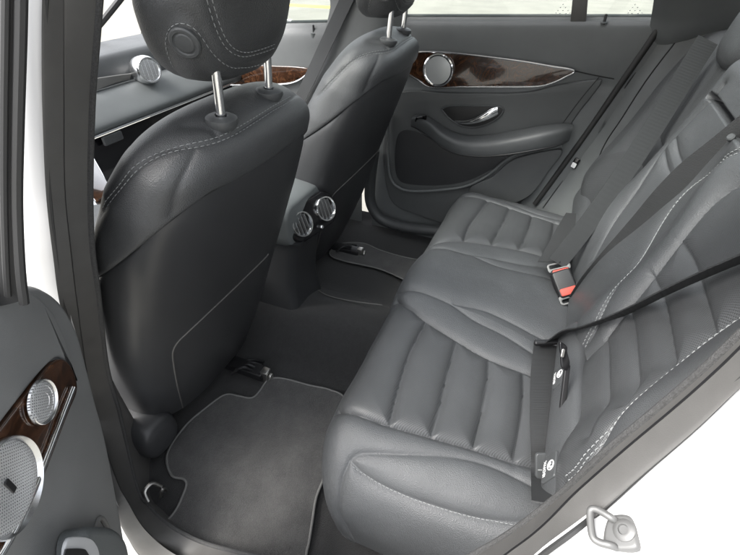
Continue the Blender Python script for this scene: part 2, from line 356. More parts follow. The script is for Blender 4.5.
# far side of the shell: B pillar, C pillar trim, side trim beside the rear bench
def netpx(rows, nu=40, nv=60): return net([[P(px, py, 'x', x) for px, py, x in r] for r in rows], nu, nv)
cp = netpx([[(655,-8,.66),(651,18,.70),(647,40,.715),(640,58,.75)],[(668,-8,.63),(668,20,.665),(660,40,.69),(652,60,.74)],[(700,-8,.60),(690,18,.64),(676,42,.675),(668,66,.73)],[(735,-8,.58),(722,12,.615),(708,33,.65),(694,60,.70)],[(770,-20,.56),(750,8,.60),(736,26,.63),(722,50,.68)]])
MB().grid(cp).build('pillar_trim', DOORM_LIT, body)
stp = netpx([[(648,36,.715),(600,108,.72),(552,176,.72),(520,216,.71)],[(660,41,.70),(612,112,.70),(566,186,.69),(536,224,.67)],[(678,42,.675),(640,100,.665),(592,180,.65),(566,232,.60)],[(700,36,.655),(664,90,.635),(628,150,.61),(596,235,.55)],[(722,30,.60),(700,70,.56),(660,140,.54),(620,215,.50)]])
SIDE = Skin(stp); MB().grid(stp).build('side_trim', DOORM_LIT, body)
mb = MB()
for ln in ([(677,40),(648,78),(622,118),(602,150),(590,190),(580,222)], [(640,66),(600,124),(570,170),(543,208)]):
    q = SIDE.trace(ln, 60)
    if q is not None: mb.tube(q, .0022, 6)
mb.build('trim_joint', DARK, body)
q = [P(a, b, 'x', .70) for a, b in ((668,-12),(667,4),(661,24),(651,40),(622,82),(590,128),(560,170),(535,204))]
MB().tube(cr(q, 120), .010, 12).build('rear_door_seal', RUBBERB, body)
# seat release switch on the side trim
h, nn = SIDE.near(SIDE.hit(576, 163)); nn = nn if nn@(CP-h) > 0 else -nn
ax = SIDE.hit(580, 156)-SIDE.hit(572, 170); ax -= nn*(ax@nn); ax /= np.linalg.norm(ax); ay = np.cross(nn, ax)
h = h+nn*.004; sw = MB().slab([h+ax*a+ay*b for a, b in rrect(0, 0, .040, .022, .004)], nn, .004, .002).build('seat_switch', GLOSSBLACK, body)
MB().slab([h+nn*.004+ax*a+ay*b for a, b in rrect(-.008, 0, .018, .017, .003)], nn, .003, .001).build('switch_button', LABELW, sw)
# far B pillar
bp = netpx([[(326,-10,.70),(330,8,.70),(318,50,.71),(296,95,.72),(270,140,.72)],[(345,-10,.67),(350,10,.665),(338,52,.67),(316,98,.67),(290,150,.67)],[(372,-10,.66),(378,10,.66),(370,50,.66),(352,98,.66),(330,150,.66)],[(398,-10,.70),(404,10,.70),(398,50,.71),(384,98,.72),(372,150,.72)]])
MB().grid(bp).build('center_pillar', DOORM_LIT, body)
# striker on the jamb
JAMB = Skin(G)
h = JAMB.hit(622, 533); hn = JAMB.near(h)[1]; hn = hn if hn@(CP-h) > 0 else -hn
ex = JAMB.hit(640, 533)-h; ex -= hn*(ex@hn); ex /= np.linalg.norm(ex); ey = np.cross(hn, ex)
if ey@(JAMB.hit(622, 520)-h) < 0: ey = -ey
k = .058/np.linalg.norm(JAMB.hit(645, 533)-JAMB.hit(597, 533)) if JAMB.hit(645,533) is not None else 1
pxm = np.linalg.norm(JAMB.hit(630, 533)-JAMB.hit(610, 533))/20
def SP(px, py, up): return h+ex*(px-622)*pxm*.82-ey*(py-538)*pxm*.82+hn*up*.8
ZPL = mat('dull_zinc_plate', (.15, .15, .147), .5, metal=.5)
st = MB().slab(cr([SP(a, b, 0) for a, b in ((611,522),(636,520),(643,544),(640,558),(606,560),(602,545))], 48, True), hn, .006, .003).build('striker_plate', ZPL, body)
MB().lathe(SP(629, 538, .006), hn, [(0, 0), (.0085, 0), (.0085, .002), (.006, .0035), (.004, .0035), (.0035, .002), (0, .002)]).build('screw', ZPL, st)
MB().tube(cr([SP(619, 527, .004), SP(616, 526, .012), SP(602, 519, .015), SP(594, 519, .016), SP(592, 527, .016), SP(595, 551, .016), SP(602, 557, .014), SP(614, 558, .011), SP(618, 557, .003)], 60), .0029, 12).build('striker_loop', ZPL, st)

# ------------------------------------------------------------------ rear bench
bench = thing('rear_bench_seat', 'black leather rear bench seat with pleated cushions and fold-down centre armrest', 'bench seat', (0, -.3, 0))
prof = np.array([(-.50,.315),(-.44,.328),(-.34,.340),(-.22,.352),(-.12,.362),(-.055,.366),(-.012,.352),(.014,.312),(.022,.26),(.018,.20),(.004,.14),(-.03,.10),(-.08,.09)])
core = np.array([(np.clip(y, -.47, -.10)*.98-.01, .15) for y, z in prof])
NU, NV = 300, 720
PU = cr_param(prof, NU); CU = cr_param(core, NU)
xv = np.linspace(-.665, .665, NV)
B = np.zeros((NU, NV, 3))
for j, x in enumerate(xv):
    e = max(0, (abs(x)-.47)/(.665-.47)); s = max(0, 1-e**2.3)**(1/2.3)
    mid = .014*math.exp(-(x/.13)**4)                         # the middle place stands a little prouder
    dish = -.010*math.exp(-((abs(x)-.37)/.12)**2)
    p = CU+(PU-CU)*s
    w = np.clip((PU[:, 0]+.5)/.45, 0, 1)*np.clip((PU[:, 1]-.1)/.2, 0, 1)
    B[:, j, 0] = x; B[:, j, 1] = p[:, 0]+mid*1.2*np.clip((.36-PU[:, 1])/.1, 0, 1)*np.clip((PU[:, 0]+.1)/.1, 0, 1); B[:, j, 2] = p[:, 1]+mid*np.clip((PU[:, 1]-.2)/.1, 0, 1)+dish*w
CUSH = Skin(B)
cs = {'A': [(318,436),(320,424),(328,413),(346,410),(367,416),(390,424),(431,435),(475,447),(516,460),(539,466),(560,472)],
 'p1': [(390,424),(398,391),(410,352),(427,319)], 'p2': [(432,435),(441,404),(449,370),(458,338)], 'p3': [(474,447),(482,414),(489,380),(490,356)], 'p4': [(515,461),(521,429),(525,396),(525,371)],
 'B': [(388,304),(395,301),(410,306),(427,319),(458,338),(490,356),(534,373),(560,382)],
 'C': [(386,300),(400,291),(418,290),(449,302),(475,319),(505,334),(534,352),(560,366)], 'C2': [(454,303),(490,311),(536,334),(560,346)],
 'D': [(349,461),(362,454),(403,454),(454,456),(495,466),(539,488)], 'E': [(349,461),(367,478),(403,496),(454,513),(490,521),(540,524)],
 'F': [(349,461),(341,481),(338,512),(346,530)]}
cl = {k: CUSH.trace(v) for k, v in cs.items()}
for k in list(cl): cl[k+'m'] = mirror(cl[k])
V = B.reshape(-1, 3); Nn = CUSH.N.reshape(-1, 3); Nn = np.where((Nn[:, 2:3]*1 + Nn[:, 1:2]*.5) < 0, -Nn, Nn)
def pick(*ks): return [cl[k+m] for k in ks for m in ('', 'm') if cl[k+m] is not None]
dp = seam_dist(V, pick('A', 'p1', 'p2', 'p3', 'p4', 'B')); ds = seam_dist(V, pick('C', 'C2', 'D', 'E', 'F'))
disp = -.0115*np.exp(-dp/.008)-.004*np.exp(-(dp/.028)**2)-.0055*np.exp(-ds/.006)-.003*np.exp(-(ds/.02)**2)
rng = np.random.default_rng(3)
wr = np.zeros(len(V))
for _ in range(40):                                          # soft creases in the hide
    kx, ky, ph = rng.normal(0, 28), rng.normal(0, 28), rng.uniform(0, 6.28); wr += np.sin(V[:, 0]*kx+(V[:, 1]+V[:, 2])*ky+ph)
disp += wr/40*.0034
Vd = (V+Nn*disp[:, None]).reshape(NU, NV, 3)
def inside_poly(X, Y, poly):
    c = np.zeros(X.shape, bool); n = len(poly)
    for i in range(n):
        x1, y1 = poly[i]; x2, y2 = poly[(i+1) % n]; t = ((y1 > Y) != (y2 > Y)) & (X < (x2-x1)*(Y-y1)/(y2-y1+1e-12)+x1); c ^= t
    return c
def split_build(Gd, masks, names, mats, parent, rest_name, rest_mat):
    """one surface cut along its seams into the rest and the inserts"""
    nu, nv = Gd.shape[:2]; F = grid_faces(nu, nv); used = np.zeros(len(F), bool); out = []
    allN = grid_normals(Gd).reshape(-1, 3)
    for m, nm, mt in list(zip(masks, names, mats))+[(None, rest_name, rest_mat)]:
        sel = ~used if m is None else (m.reshape(-1)[F].sum(1) >= 3) & ~used
        used |= sel; f = F[sel]; idx = np.unique(f); mp = np.full(nu*nv, -1); mp[idx] = np.arange(len(idx))
        mb_ = MB(); mb_.add(Gd.reshape(-1, 3)[idx], mp[f]); o = mb_.build(nm, mt, parent, angle=80); out.append(o)
    return out
# arc coordinate along the profile makes (x, s) a flat map for the inserts
s_arc = np.concatenate([[0], np.cumsum(np.linalg.norm(np.diff(PU, axis=0), axis=1))])
def to_xs(L):
    i = np.array([np.argmin((PU[:, 0]-p[1])**2+(PU[:, 1]-p[2])**2) for p in L]); return np.stack([L[:, 0], s_arc[i]], 1)
XX = np.broadcast_to(xv[None, :], (NU, NV)); SS = np.broadcast_to(s_arc[:, None], (NU, NV))
a, b = to_xs(cl['A'][cl['A'][:, 1] < 1]), to_xs(cl['B']); front = s_arc[np.argmin(abs(PU[:, 1]-.23)+10*(PU[:, 0] < -.05))]
a = a[a[:, 1] < front]; a = a[np.argsort(a[:, 1])]; b = b[np.argsort(b[:, 1])]
xa = np.interp(SS[:, 0], a[:, 1], a[:, 0]); xb = np.interp(SS[:, 0], b[:, 1], b[:, 0])
def ins(sg):
    return ((XX*sg > xa[:, None]) & (XX*sg < xb[:, None]) & (SS < front))
cush_parts = split_build(Vd, [ins(1), ins(-1)], ['pleated_panel', 'pleated_panel'], [PERF, PERF], bench, 'seat_cushion', LEATHER)
CUSHD = Skin(Vd)
for k in ('E', 'Em'):
    if cl[k] is not None: mb = MB(); stitches(mb, cl[k], CUSHD, side=-.004 if k == 'E' else .004, r=.0006, L=.005, face=np.array([-.4 if k == 'E' else .4, .2, 1.])); mb.build('seam_stitching', THREAD, bench)
# backrest: flat map (x, t), t metres up the recline
Y0, Z0 = -.42, .33; ub = np.array([0, -math.sin(REC), math.cos(REC)]); nb = np.array([0, math.cos(REC), math.sin(REC)])
TB = .66; NT, NX = 320, 700
tv = np.linspace(-.03, TB+.02, NT); xb_ = np.linspace(-.66, .66, NX); T, X = np.meshgrid(tv, xb_, indexing='ij'); ax_ = abs(X)
def sm(a, b, x): t = np.clip((x-a)/(b-a), 0, 1); return t*t*(3-2*t)
hgt = .018*np.exp(-((T-.16)/.13)**2)                                             # lumbar swell
hgt = hgt+.034*sm(.42, .53, ax_)*sm(.0, .15, T)*(1-.4*sm(.45, .62, T))           # outer bolsters
hgt = hgt+.020*np.exp(-((ax_-.20+.12*sm(.25,.62,T)*(X < 0))/.055)**2)*sm(.03, .15, T)
hgt = hgt-.10*np.clip((ax_-.585)/.075, 0, 1)**2.2                                # outer edges roll back
hgt = hgt-.12*np.clip((T-TB+.07)/.09, 0, 1)**2.2                                  # top rolls back
hgt = hgt-.03*sm(.03, -.03, T)
topdrop = -.05*np.clip((ax_-.50)/.16, 0, 1)**2*np.clip(T/TB, 0, 1)**2
BR = np.stack([X, Y0+(T+topdrop)*ub[1]+hgt*nb[1], Z0+(T+topdrop)*ub[2]+hgt*nb[2]], -1)
BACK = Skin(BR)
bs = {'G1': [(580,352),(597,317),(608,298),(631,267),(661,220),(691,182),(715,165),(740,149),(790,122)],
 'G2': [(594,420),(597,370),(603,335),(628,305),(655,267),(682,235),(712,197),(740,180),(790,160)],
 'G3': [(586,466),(595,442),(619,408),(644,385),(673,361),(716,325),(740,309),(800,262)],
 'p1': [(608,418),(604,380),(600,340)], 'p2': [(636,392),(632,350),(626,308)], 'p3': [(671,362),(661,309),(651,272)], 'p4': [(709,331),(695,279),(682,235)]}
bl = {k: BACK.trace(v, 100) for k, v in bs.items()}
def back_pt(x, t):
    i = np.clip(np.interp(t, tv, np.arange(NT)), 0, NT-1.001); j = np.clip(np.interp(x, xb_, np.arange(NX)), 0, NX-1.001); a, b = i.astype(int), j.astype(int); u, v = (i-a)[:, None], (j-b)[:, None]
    return BR[a, b]*(1-u)*(1-v)+BR[a+1, b]*u*(1-v)+BR[a, b+1]*(1-u)*v+BR[a+1, b+1]*u*v
def refit(L, deg, t0, t1):
    t = (L[:, 1]-Y0)*ub[1]+(L[:, 2]-Z0)*ub[2]; c = np.polyfit(t, L[:, 0], deg); tt_ = np.linspace(t0, t1, 90); return np.polyval(c, np.clip(tt_, t.min(), t.max())), tt_
for k, dg_, t0, t1 in (('G1', 5, .10, .61), ('G2', 4, .12, .58), ('G3', 4, .12, .60)):
    x, t = refit(bl[k][22:] if k == 'G2' else bl[k], dg_, t0, t1); bl[k] = back_pt(x, t)
    if k != 'G1': xm_ = np.maximum(-x, .265) if k == 'G2' else -x; bl[k+'m'] = back_pt(xm_, t)
bl['G1m'] = None
for k in ('p1', 'p2', 'p3', 'p4'):
    L = bl[k]; t = (L[:, 1]-Y0)*ub[1]+(L[:, 2]-Z0)*ub[2]; t = np.full(60, np.median(t)); x0 = np.linspace(L[:, 0].min(), L[:, 0].max(), 60); bl[k] = back_pt(x0, t); bl[k+'m'] = back_pt(np.linspace(.265, -L[:, 0].min(), 60), t)
for k in ('G3m', 'p1m', 'p2m'): bl[k] = None
arm = {'L': [(722,84),(711,97),(673,136),(655,158),(635,190),(612,222),(592,258)], 'T': [(708,95),(716,102),(724,113),(734,129),(745,150)]}
al = {k: BACK.trace(v, 60) for k, v in arm.items()}
asl = {'s1': [(662,150),(665,165),(671,181)], 's2': [(673,137),(677,155),(684,170)]}
sl_ = {k: BACK.trace(v, 40) for k, v in asl.items()}
Vb = BR.reshape(-1, 3); Nb = BACK.N.reshape(-1, 3); Nb = np.where((Nb@nb)[:, None] < 0, -Nb, Nb)
def bpick(*ks): return [bl[k+m] for k in ks for m in ('', 'm') if bl[k+m] is not None]
dg = seam_dist(Vb, bpick('G1')); dpl = seam_dist(Vb, bpick('G2', 'G3', 'p1', 'p2', 'p3', 'p4')); dar = seam_dist(Vb, [al['L']]+[sl_['s1'], sl_['s2']]); dgap = seam_dist(Vb, [al['T']])
disp = -.005*np.exp(-dg/.006)-.003*np.exp(-(dg/.02)**2)-.010*np.exp(-dpl/.008)-.0035*np.exp(-(dpl/.026)**2)-.006*np.exp(-dar/.005)-.003*np.exp(-(dar/.016)**2)-.028*np.exp(-(dgap/.006)**4)
wr = np.zeros(len(Vb))
for _ in range(40):
    kx, ky, ph = rng.normal(0, 26), rng.normal(0, 26), rng.uniform(0, 6.28); wr += np.sin(Vb[:, 0]*kx+Vb[:, 2]*ky+ph)
disp += wr/40*.002
Bd = (Vb+Nb*disp[:, None]).reshape(NT, NX, 3)
def to_xt(L): return np.stack([L[:, 0], (L[:, 1]-Y0)*ub[1]+(L[:, 2]-Z0)*ub[2]], 1)
g2, g3 = to_xt(bl['G2']), to_xt(bl['G3']); g2 = g2[np.argsort(g2[:, 1])]; g3 = g3[np.argsort(g3[:, 1])]
xg2 = np.interp(tv, g2[:, 1], g2[:, 0]); xg3 = np.interp(tv, g3[:, 1], g3[:, 0])
def bins(sg): return (X*sg*1 > xg3[:, None]) & (X*sg*1 < (xg2[:, None] if sg > 0 else np.minimum(xg2, -.265)[:, None])) & (T > .06) & (T < .60)
split_build(Bd, [bins(1), bins(-1)], ['pleated_panel', 'pleated_panel'], [PERF, PERF], bench, 'backrest', LEATHER)
BACKD = Skin(Bd)
BACKW = Skin(np.concatenate([Bd[:1]-ub*.1, Bd, Bd[-1:]+ub*.3]))
for k in ('G1', 'G3'):
    if bl[k] is not None:
        mb = MB()
        for sd_ in (.0035, -.0035): stitches(mb, bl[k], BACKD, side=sd_, r=.0008, lift=.0010, face=nb)
        mb.build('seam_stitching', THREAD, bench)
# roll of hide along the foot of the backrest with its anchorage flaps
def roll(xa, xb):
    n = 60; rings = []
    for i, x in enumerate(np.linspace(xa, xb, n)):
        e = min(1, min(i, n-1-i)/5); s = .35+.65*math.sqrt(max(0, 1-(1-e)**2)); a = np.linspace(0, 2*math.pi, 28, endpoint=False)
        c = np.array([x, Y0, Z0])+ub*.075+nb*.016
        rings.append(c+s*(.046*np.sign(np.cos(a))[:, None]*(abs(np.cos(a))**.75)[:, None]*ub+.022*np.sin(a)[:, None]*nb))
    return MB().loft(rings)
ROLLS = []
for xa, xb in ((-.60, -.15), (.24, .60)): ROLLS.append(roll(xa, xb).build('lower_roll', LEATHER, bench))
def text_mesh(txt, size, c, ex, ey, up, mat_, parent, name='lettering'):
    cu = bpy.data.curves.new('txt', 'FONT'); cu.body = txt; cu.size = size; cu.align_x = 'CENTER'; cu.align_y = 'CENTER'; cu.extrude = .0002
    o = bpy.data.objects.new('txt', cu); COL.objects.link(o); dg_ = bpy.context.evaluated_depsgraph_get(); me = bpy.data.meshes.new_from_object(o.evaluated_get(dg_))
    bpy.data.objects.remove(o); bpy.data.curves.remove(cu)
    for v in me.vertices: v.co = Vector(np.asarray(c)+np.asarray(ex)*v.co[0]+np.asarray(ey)*v.co[1]+np.asarray(up)*(v.co[2]))
    me.materials.clear(); me.materials.append(mat_); r = bpy.data.objects.new(name, me); COL.objects.link(r); put(r, parent); return r
rsk = Skin(np.array([np.asarray(ROLLS[0].data.vertices[i].co) for i in range(60*28)]).reshape(60, 28, 3), False, True)
rskf = Skin(np.array([np.asarray(ROLLS[1].data.vertices[i].co) for i in range(60*28)]).reshape(60, 28, 3), False, True)
def flap(sk, px, py, shift=0):
    h = sk.hit(px, py)
    if h is None: return
    e1 = np.array([1., 0, 0]); nn = nb*.92-ub*.05; nn = nb.copy(); e2 = ub
    h = np.array([h[0], *(np.array([0, Y0, Z0])+ub*.075+nb*.037)[1:]])
    o = MB().slab([h+e1*a+e2*b for a, b in rrect(0, 0, .050, .040, .005)], nn, .004, .002).build('anchorage_flap', PLASTIC, bench)
    k = h+e2*.007
    ring = [k+nn*.0045+e1*.0085*math.cos(t)+e2*.0085*math.sin(t) for t in np.linspace(0, 2*math.pi, 25)]
    m_ = MB().tube(ring, .0010, 6, False); m_.lathe(k+nn*.004+e1*.004-e2*.002, nn, [(0, 0), (.0022, 0), (.0022, .0008), (0, .0008)], 14)
    m_.tube([k+nn*.0045+e1*.002-e2*.004, k+nn*.0045-e1*.003-e2*.003, k+nn*.0045-e1*.004+e2*.003], .0011, 6); m_.build('emblem', LABELW, o)
    text_mesh('ISOFIX', .0105, h+nn*.0044-e2*.011, e1, -e2, nn, LABELW, o)
flap(rsk, 577, 368); flap(rsk, 575, 462); 
# headrest of the bench, at the right edge of the view
def headrest_loft(c, w, d, hh, n=56, ex=3.0, taper=.86):
    rings = []
    for s in np.linspace(-1, 1, 30):
        k = max(0.0, 1-abs(s)**3.2)**(1/3.2); k = max(k, .02); a = np.linspace(0, 2*math.pi, n, endpoint=False)
        tx = (1 if s > 0 else taper+(1-taper)*(1+s))
        rings.append(np.stack([c[0]+w/2*k*tx*np.sign(np.cos(a))*abs(np.cos(a))**(2/ex), c[1]+d/2*k*np.sign(np.sin(a))*abs(np.sin(a))**(2/ex)-.02*s, np.full(n, c[2]+hh/2*s)], 1))
    return np.array(rings)
hc = P(725, 28, 'x', .42)
HR = headrest_loft((.33, hc[1]-.065, hc[2]+.01), .25, .13, .17)
MB().loft(HR).build('headrest', LEATHER, bench)
# ------------------------------------------------------------------ front seats
seat = thing('front_seat', 'black leather front seat nearest the open doorway, with its big headrest close to the view', 'car seat', (-.37, .5, .02), 'front seats')
R2 = math.atan(.33/.82); u2 = np.array([0, -math.sin(R2), math.cos(R2)]); n2 = np.array([0, math.cos(R2), math.sin(R2)]); b2 = np.array([-.37, .50, .02])
TH = 180; th = np.linspace(0, 2*math.pi, TH, endpoint=False); HM = .911
def seat_pt(t, h):
    hk = [0, .15, .35, .55, .68, .78, .85, .90, .96]; w = np.interp(h, hk, [.225, .238, .25, .258, .254, .238, .215, .195, .18]); D = np.interp(h, hk, [.20, .20, .20, .20, .19, .175, .155, .14, .13])
    s = np.clip((h-(HM-.075))/.075, 0, 1); k = np.maximum(1e-3, (1-s**2.6))**(1/2.6)
    c, sn = np.cos(t), np.sin(t); ex = 2/2.9
    x = w*k*np.sign(c)*abs(c)**ex; d = D*.5+D*.5*k*np.sign(sn)*abs(sn)**ex
    front = np.clip(sn, 0, 1); d = d+.035*front*np.clip((abs(x)/w-.55)/.3, 0, 1)*np.clip(1-h/.85, 0, 1)**.5
    d = d-.020*np.exp(-((h-.30)/.22)**2)*np.clip(-sn, 0, 1)*np.exp(-(x/.17)**4)      # knee hollow in the rear shell
    return b2+np.stack([x, 0*x, 0*x], -1)+u2*h[..., None]+n2*d[..., None]
d0 = .10+.10*np.sign(np.sin(th))*abs(np.sin(th))**(2/2.9)
hs = np.where(d0 < .165, .835-1.75*np.maximum(0, d0-.012), .835-1.75*(.153)); hs = np.maximum(hs, .05)
def rows(lo, hi, n): return lo+(hi-lo)*np.linspace(0, 1, n)[:, None]
Hs = rows(np.full(TH, .075), hs, 70); shellG = seat_pt(np.broadcast_to(th, Hs.shape), Hs)
tt = np.linspace(0, 1, 90)[:, None]; Hl = hs+(HM-.0005-hs)*(1-(1-tt)**1.5); leathG = seat_pt(np.broadcast_to(th, Hl.shape), Hl)
def inflate(G, depth, rate, endrow):
    N = grid_normals(G, False, True); cen = G.mean((0, 1)); s = np.sign(np.sum(N*(G-cen), -1, keepdims=True)); N = N*np.sign(np.median(s)); i = np.arange(len(G)); i = i if endrow == 0 else i[::-1]
    return G-N*(depth*np.exp(-i/rate))[:, None, None], N
leathB, NL = inflate(leathG, .0, 2.0, 0)
SEATL = Skin(leathG, False, True); SEATS = Skin(shellG, False, True)
ls = {'a': [(92,230),(112,197),(132,173),(155,155),(177,148),(197,146),(226,138),(262,115),(285,102),(296,95)], 'b': [(196,147),(188,166),(177,190),(172,214)], 'c': [(184,127),(200,127),(212,131),(219,140)]}
ll = {k: SEATL.trace(v, 80) for k, v in ls.items()}
Vl = leathG.reshape(-1, 3); dl = seam_dist(Vl, [L for L in ll.values() if L is not None]); NLf = NL.reshape(-1, 3)
row = np.repeat(np.arange(len(leathG)), TH)
lv = Vl-NLf*((.004*np.exp(-dl/.005)+.002*np.exp(-(dl/.015)**2))-.004*(1-np.exp(-row/2.0))+.001)[:, None]
LG = lv.reshape(leathG.shape)
MB().loft(LG).build('backrest_cover', LEATHERF_SHADED, seat, angle=80)
SG, NS = inflate(shellG, .004, 2.0, 1)
MB().loft(SG).build('back_shell', SHELL, seat, angle=80)
LGS = Skin(LG, False, True); SGS = Skin(SG, False, True)
mb = MB()
if ll['a'] is not None: stitches(mb, ll['a'], LGS, side=.0035, r=.0006); stitches(mb, ll['a'], LGS, side=-.0035, r=.0006)
mb.build('seam_stitching', THREAD, seat)
q = SGS.trace([(268,254),(262,261),(225,297),(188,332),(178,342),(173,352),(174,366),(178,388),(184,412)], 90)
if q is not None: MB().tube(q, .0022, 8).build('map_pocket_edge', RUBBER, seat)
# headrest
hcen = np.array([-.372, .232, 1.040])
hr = headrest_loft(hcen, .262, .150, .215, n=110, ex=3.2, taper=.80)
HRS = Skin(hr, False, True)
hl = {'p': [(205,-22),(210,0),(219,29),(226,45),(234,54),(246,57),(265,51),(284,42)], 'o': [(189,93),(178,78),(168,62),(160,44),(161,28),(168,18),(178,14),(190,17),(199,26),(207,40),(218,60),(228,69),(240,69),(258,65),(284,53)]}
hL = {k: HRS.trace(v, 80) for k, v in hl.items()}
Vh = hr.reshape(-1, 3); dh = seam_dist(Vh, [q for q in hL.values() if q is not None]); Nh = HRS.N.reshape(-1, 3); sg = np.sign(np.sum(Nh*(Vh-hcen), 1)); Nh = Nh*sg[:, None]
hv = Vh-Nh*(.003*np.exp(-dh/.004)+.0018*np.exp(-(dh/.013)**2))[:, None]; HRG = hv.reshape(hr.shape)
hro = MB().loft(HRG).build('headrest', LEATHERF_SHADED, seat, angle=80)
HRS2 = Skin(HRG, False, True); mb = MB()
for k, s_ in (('p', .0035), ('p', -.0035), ('o', -.0035)):
    if hL[k] is not None: stitches(mb, hL[k], HRS2, side=s_, r=.0006)
mb.build('headrest_stitching', THREAD, hro)
h = HRS2.hit(185, 43)
if h is not None:
    hn = HRS2.near(h)[1]; hn = hn if hn@(CP-h) > 0 else -hn
    MB().lathe(h-hn*.003, hn, [(0, 0), (.0215, 0), (.0215, .0045), (.0195, .0062), (.0160, .0062), (.0148, .0045), (.0135, .0045), (.0125, .0056), (.0110, .0060), (0, .0062)], 48).build('release_button', PLASTIC, hro)
for gx, gy in ((222, 118), (269, 95)):
    xs_ = -.37+(-.075 if gx < 250 else .075); best = None
    for y in np.linspace(.14, .32, 60):
        hh_ = LGS.b.ray_cast(Vector((xs_, y, 1.3)), Vector((0, 0, -1)))[0]
        if hh_ is not None:
            e_ = abs(proj(np.array(hh_))[0]-gx)
            if best is None or e_ < best[0]: best = (e_, np.array(hh_))
    p0 = best[1]; up = np.array([0, -.10, 1.0]); up /= np.linalg.norm(up); p0 = p0+up*.001
    MB().tube([p0-up*.02, p0+up*.13], .0072, 20).build('headrest_post', CHROME, seat)
    MB().lathe(p0, up, [(0, -.012), (.020, -.012), (.0255, -.002), (.0245, .0045), (.019, .0075), (.0105, .0085), (.0085, .007), (.0085, 0)], 40).build('post_guide', PLASTIC, seat)
# seat base: cushion, side cover, rails
sec = []
for y, z0, z1, w in ((.53, .14, .26, .18), (.55, .12, .33, .225), (.62, .11, .355, .25), (.80, .11, .37, .255), (.95, .12, .37, .25), (1.02, .15, .34, .235), (1.04, .18, .30, .21)):
    sec.append([(-.37+a, y, b) for a, b in rrect(0, (z0+z1)/2, 2*w, z1-z0, .055, 8)])
MB().loft(cr_param(np.array(sec), 40)).build('seat_cushion', LEATHER, seat)
sec = []
for y, r in ((.46, .012), (.465, .035), (.485, .052), (.56, .062), (.75, .06), (.9, .045), (.92, .01)):
    a = np.linspace(0, 2*math.pi, 30, endpoint=False); sec.append(np.stack([-.605+.055*np.sign(np.cos(a))*abs(np.cos(a))**.7*min(1, r/.05), np.full(30, y), .085+r*1.15*np.sign(np.sin(a))*abs(np.sin(a))**.8], 1))
MB().loft(cr_param(np.array(sec), 40)).build('side_cover', SHELL, seat)
for x, y0_ in ((-.64, .98), (-.285, .70)):
    rail = MB().box((x, y0_, .022), (.022, 0, 0), (0, .32, 0), (0, 0, .014)).build('seat_rail', DARK, seat, bevel=.004)
    m_ = MB().box((x, y0_-.325, .024), (.013, 0, 0), (0, .012, 0), (0, 0, .02)); m_.lathe((x, y0_-.34, .024), (0, -1, 0), [(0, 0), (.011, 0), (.011, .008), (0, .008)], 6)
    m_.build('rail_end', ZINC, rail, bevel=.002)
# runners' wiring under the rear of the near seat
mb = MB()
for k in range(4): mb.tube(cr([(-.33+.02*k, .47, .03), (-.31+.02*k, .44, .055-.01*k), (-.29+.015*k, .41, .025)], 20), .005, 8)
mb.build('wiring', DARK, seat)
seat2 = dup(seat, (.74, 0, 0), 'black leather front seat on the far side, beyond the centre console vents', 'front seats')

# ------------------------------------------------------------------ centre console with rear vents
con = thing('center_console', 'dark centre console end with two round chrome rimmed air vents between the front seats', 'console', (.02, .5, .0))
def vent(c, nrm, r, parent):
    nrm = np.asarray(nrm, float)/np.linalg.norm(nrm); x = np.cross([0, 0, 1.], nrm); x /= np.linalg.norm(x); y = np.cross(nrm, x)
    v = MB().lathe(c, nrm, [(r*.80, -.02), (r*.80, .004), (r*.86, .009), (r*.95, .009), (r, .004), (r, -.02)], 48).build('air_vent', CHROME, parent)
    MB().lathe(np.asarray(c)-nrm*.019, nrm, [(0, 0), (r*.8, 0), (r*.8, .002), (0, .002)], 40).build('vent_cavity', DARK, v)
    m_ = MB()
    for k in (-.5, -.17, .17, .5):
        L = r*.8*math.sqrt(max(0, 1-k*k/.64)); m_.box(np.asarray(c)+x*k*r-nrm*.002, x*.0012, y*L, nrm*.006)
    m_.build('vent_blade', SATIN, v)
    return v
V1 = P(306, 224, 'y', .345); V2 = P(320.5, 209, 'y', .345+.012)
nv = np.array([-.25, -.85, .35]); nv /= np.linalg.norm(nv)
mid = (V1+V2)/2; ex = (V2-V1); ex -= nv*(ex@nv); exl = np.linalg.norm(ex); ex /= exl; ey = np.cross(nv, ex); ey = ey if ey[2] > 0 else -ey
rv = exl*.38
face = MB().slab([mid+ex*a+ey*b-nv*.016 for a, b in rrect(0, 0, exl+2.5*rv, 2.75*rv, 1.2*rv, 10)], nv, .014, .006).build('vent_panel', GLOSSBLACK, con)
for c in (V1, V2): vent(mid+ex*((c-mid)@ex)+ey*((c-mid)@ey)*.3, nv, rv, con)
MB().lathe(mid+ex*.01-ey*rv*1.05, nv, [(0, 0), (.006, 0), (.006, .008), (.004, .010), (0, .010)], 24).build('vent_wheel', SATIN, con)
rings = []
for y, zt, zb, w in ((.372, mid[2]+rv*1.25, mid[2]-rv*1.4, exl*.5+1.1*rv), (.385, mid[2]+rv*1.7, mid[2]-rv*1.7, exl*.5+1.45*rv), (.45, mid[2]+rv*1.95, mid[2]-rv*1.8, exl*.5+1.6*rv), (.62, mid[2]+rv*2.0, mid[2]-rv*1.8, exl*.5+1.7*rv), (.95, mid[2]+.02, mid[2]-rv*1.9, exl*.5+1.8*rv)):
    rings.append([(mid[0]+a, y, b) for a, b in rrect(0, (zt+zb)/2, 2*w, zt-zb, min(w, (zt-zb)/2)*.6, 8)])
MB().loft(cr_param(np.array(rings), 30)).build('console_body', SOFT, con)
rings = []
